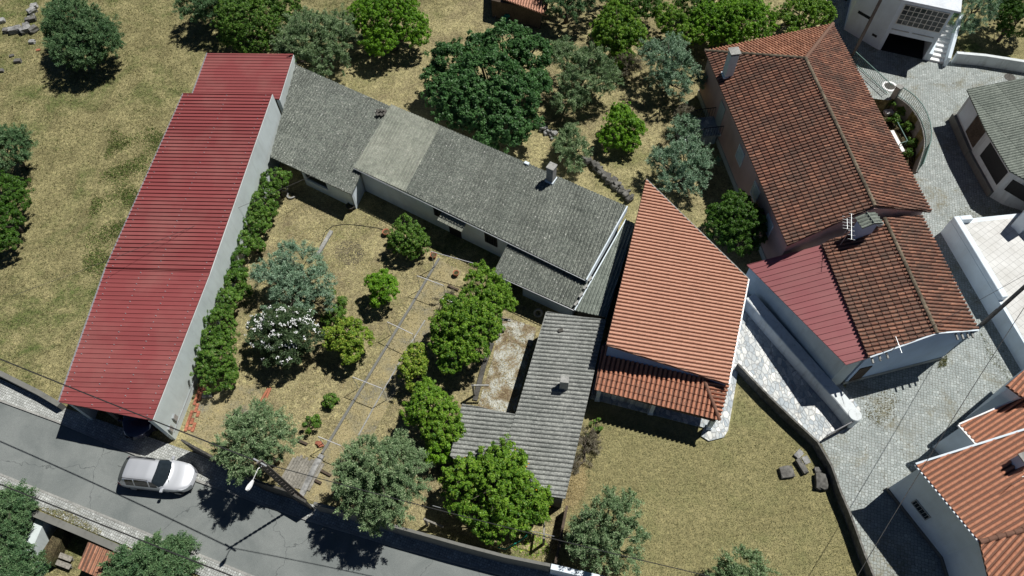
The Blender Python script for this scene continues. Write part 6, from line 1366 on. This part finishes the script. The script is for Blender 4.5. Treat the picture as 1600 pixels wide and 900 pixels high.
tag(o, 'heap of pale loose straw between the annexe wall and lawn olive', 'straw', kind='stuff')

# ================================================================== GRASS, LITTER
FIELD = [(-60, -60), (330, -60), (700, -40), (600, 60), (455, 100), (320, 84), (200, 350), (92, 625), (0, 575), (-60, 550)]
ORCH = [(455, 105), (560, 20), (640, -60), (1300, -60), (1105, 200), (1225, 400), (1160, 420), (1010, 280), (980, 320), (610, 160)]
GARD = [(300, 680), (330, 560), (400, 400), (430, 270), (550, 325), (770, 430), (850, 500), (800, 650), (720, 640), (700, 710), (770, 760), (880, 785), (862, 880), (720, 846), (490, 782), (470, 778), (340, 712)]
LAWN = [(885, 780), (930, 640), (1095, 690), (1140, 680), (1160, 575), (1200, 622), (1268, 684), (1296, 728), (1320, 798), (1362, 905), (1340, 960), (865, 960), (862, 890)]
BED = [(1370, 145), (1400, 155), (1435, 195), (1440, 240), (1430, 270), (1380, 190)]
scatter('dry_grass', [FIELD], 60000, .17, .04, 'grass_dry', 'dry straw coloured grass over the left field', 'grass', 1.0, seed=2)
scatter('green_grass', [FIELD], 45000, .18, .04, 'grass_green', 'greener grass tufts in patches of the left field', 'grass', 1.0, clump=.75, seed=3)
scatter('orchard_grass', [ORCH], 45000, .17, .035, 'grass_dry', 'dry grass and stalks on the orchard floor', 'grass', .7, seed=4)
scatter('fallen_leaves', [GARD, ORCH], 42000, .095, .055, 'litter', 'fallen dry leaves covering garden and orchard soil', 'leaf litter', 0, seed=5)
scatter('garden_grass', [GARD], 34000, .15, .03, 'grass_dry', 'dry grass in the walled garden', 'grass', .8, seed=6, clump=-.2)
scatter('lawn_grass', [LAWN], 60000, .08, .03, 'grass_green', 'short dry lawn grass beside the orange porch', 'grass', .9, seed=7)
scatter('bed_weeds', [BED], 1500, .16, .03, 'grass_green', 'weeds in the sunken bed', 'weeds', .8, z=-1.34, seed=8)
scatter('lane_weeds', [[(1462, 365), (1480, 350), (1520, 345), (1590, 330), (1575, 318), (1500, 325)], [(1470, 560), (1480, 555), (1478, 572), (1465, 575)], [(1530, 515), (1560, 560), (1600, 610), (1590, 612), (1545, 560)]], 1500, .12, .03, 'grass_green', 'weeds along the edges of the cobbled lane', 'weeds', .8, z=.012, seed=9)
scatter('pavement_weeds', [[(55, 790), (110, 800), (160, 832), (150, 842), (95, 818), (55, 800)]], 2200, .16, .03, 'grass_dry', 'tall straw weeds on the lower pavement', 'weeds', .8, z=.1, seed=10)
scatter('yard_weeds', [[(-30, 790), (45, 800), (190, 862), (330, 912), (300, 960), (-30, 960)]], 9000, .14, .025, 'grass_dry', 'dry weeds over the lower yard', 'weeds', .8, z=-1.6, seed=12)
for (px_, py_, n_, l_) in ((820, 845, 70, 'yellow fallen leaves and fruit under the largest orange tree'),):
    scatter('fallen_fruit', [[(795, 855), (815, 825), (850, 830), (862, 865), (830, 872)]], 260, .13, .09, 'leaf_lemon', l_, 'fallen leaves', 0, z=.01, seed=13)

scatter('ash_patch', [[(525, 385), (540, 375), (560, 380), (572, 395), (562, 412), (540, 415), (524, 402)]], 480, .16, .025, 'ash', 'dark patch of burnt twigs on the garden grass', 'ash', 0, z=.01, seed=14)

scatter('green_tufts', [[(175, 205), (235, 195), (262, 215), (225, 300), (185, 400), (150, 470), (125, 440), (140, 330)]], 12000, .20, .045, 'grass_lush', 'greener grass beside the upper red warehouse roof', 'grass', 1.0, clump=.5, seed=15)

m = MB(); q_ = wd * 0 + ins[0] + wd * .12 + w_o * .06; m.tube([(q_.x, q_.y, 0), (q_.x, q_.y, 2.45)], .045, 8); m.build('downpipe', 'galv', cot)
scatter('lane_moss', [[(1345, 618), (1380, 598), (1412, 628), (1400, 655), (1372, 668), (1352, 650)]], 450, .09, .045, 'bed_moss', 'brown moss and weeds patch on the lane near the annexe door', 'moss', 0, z=.014, clump=.3, seed=16)
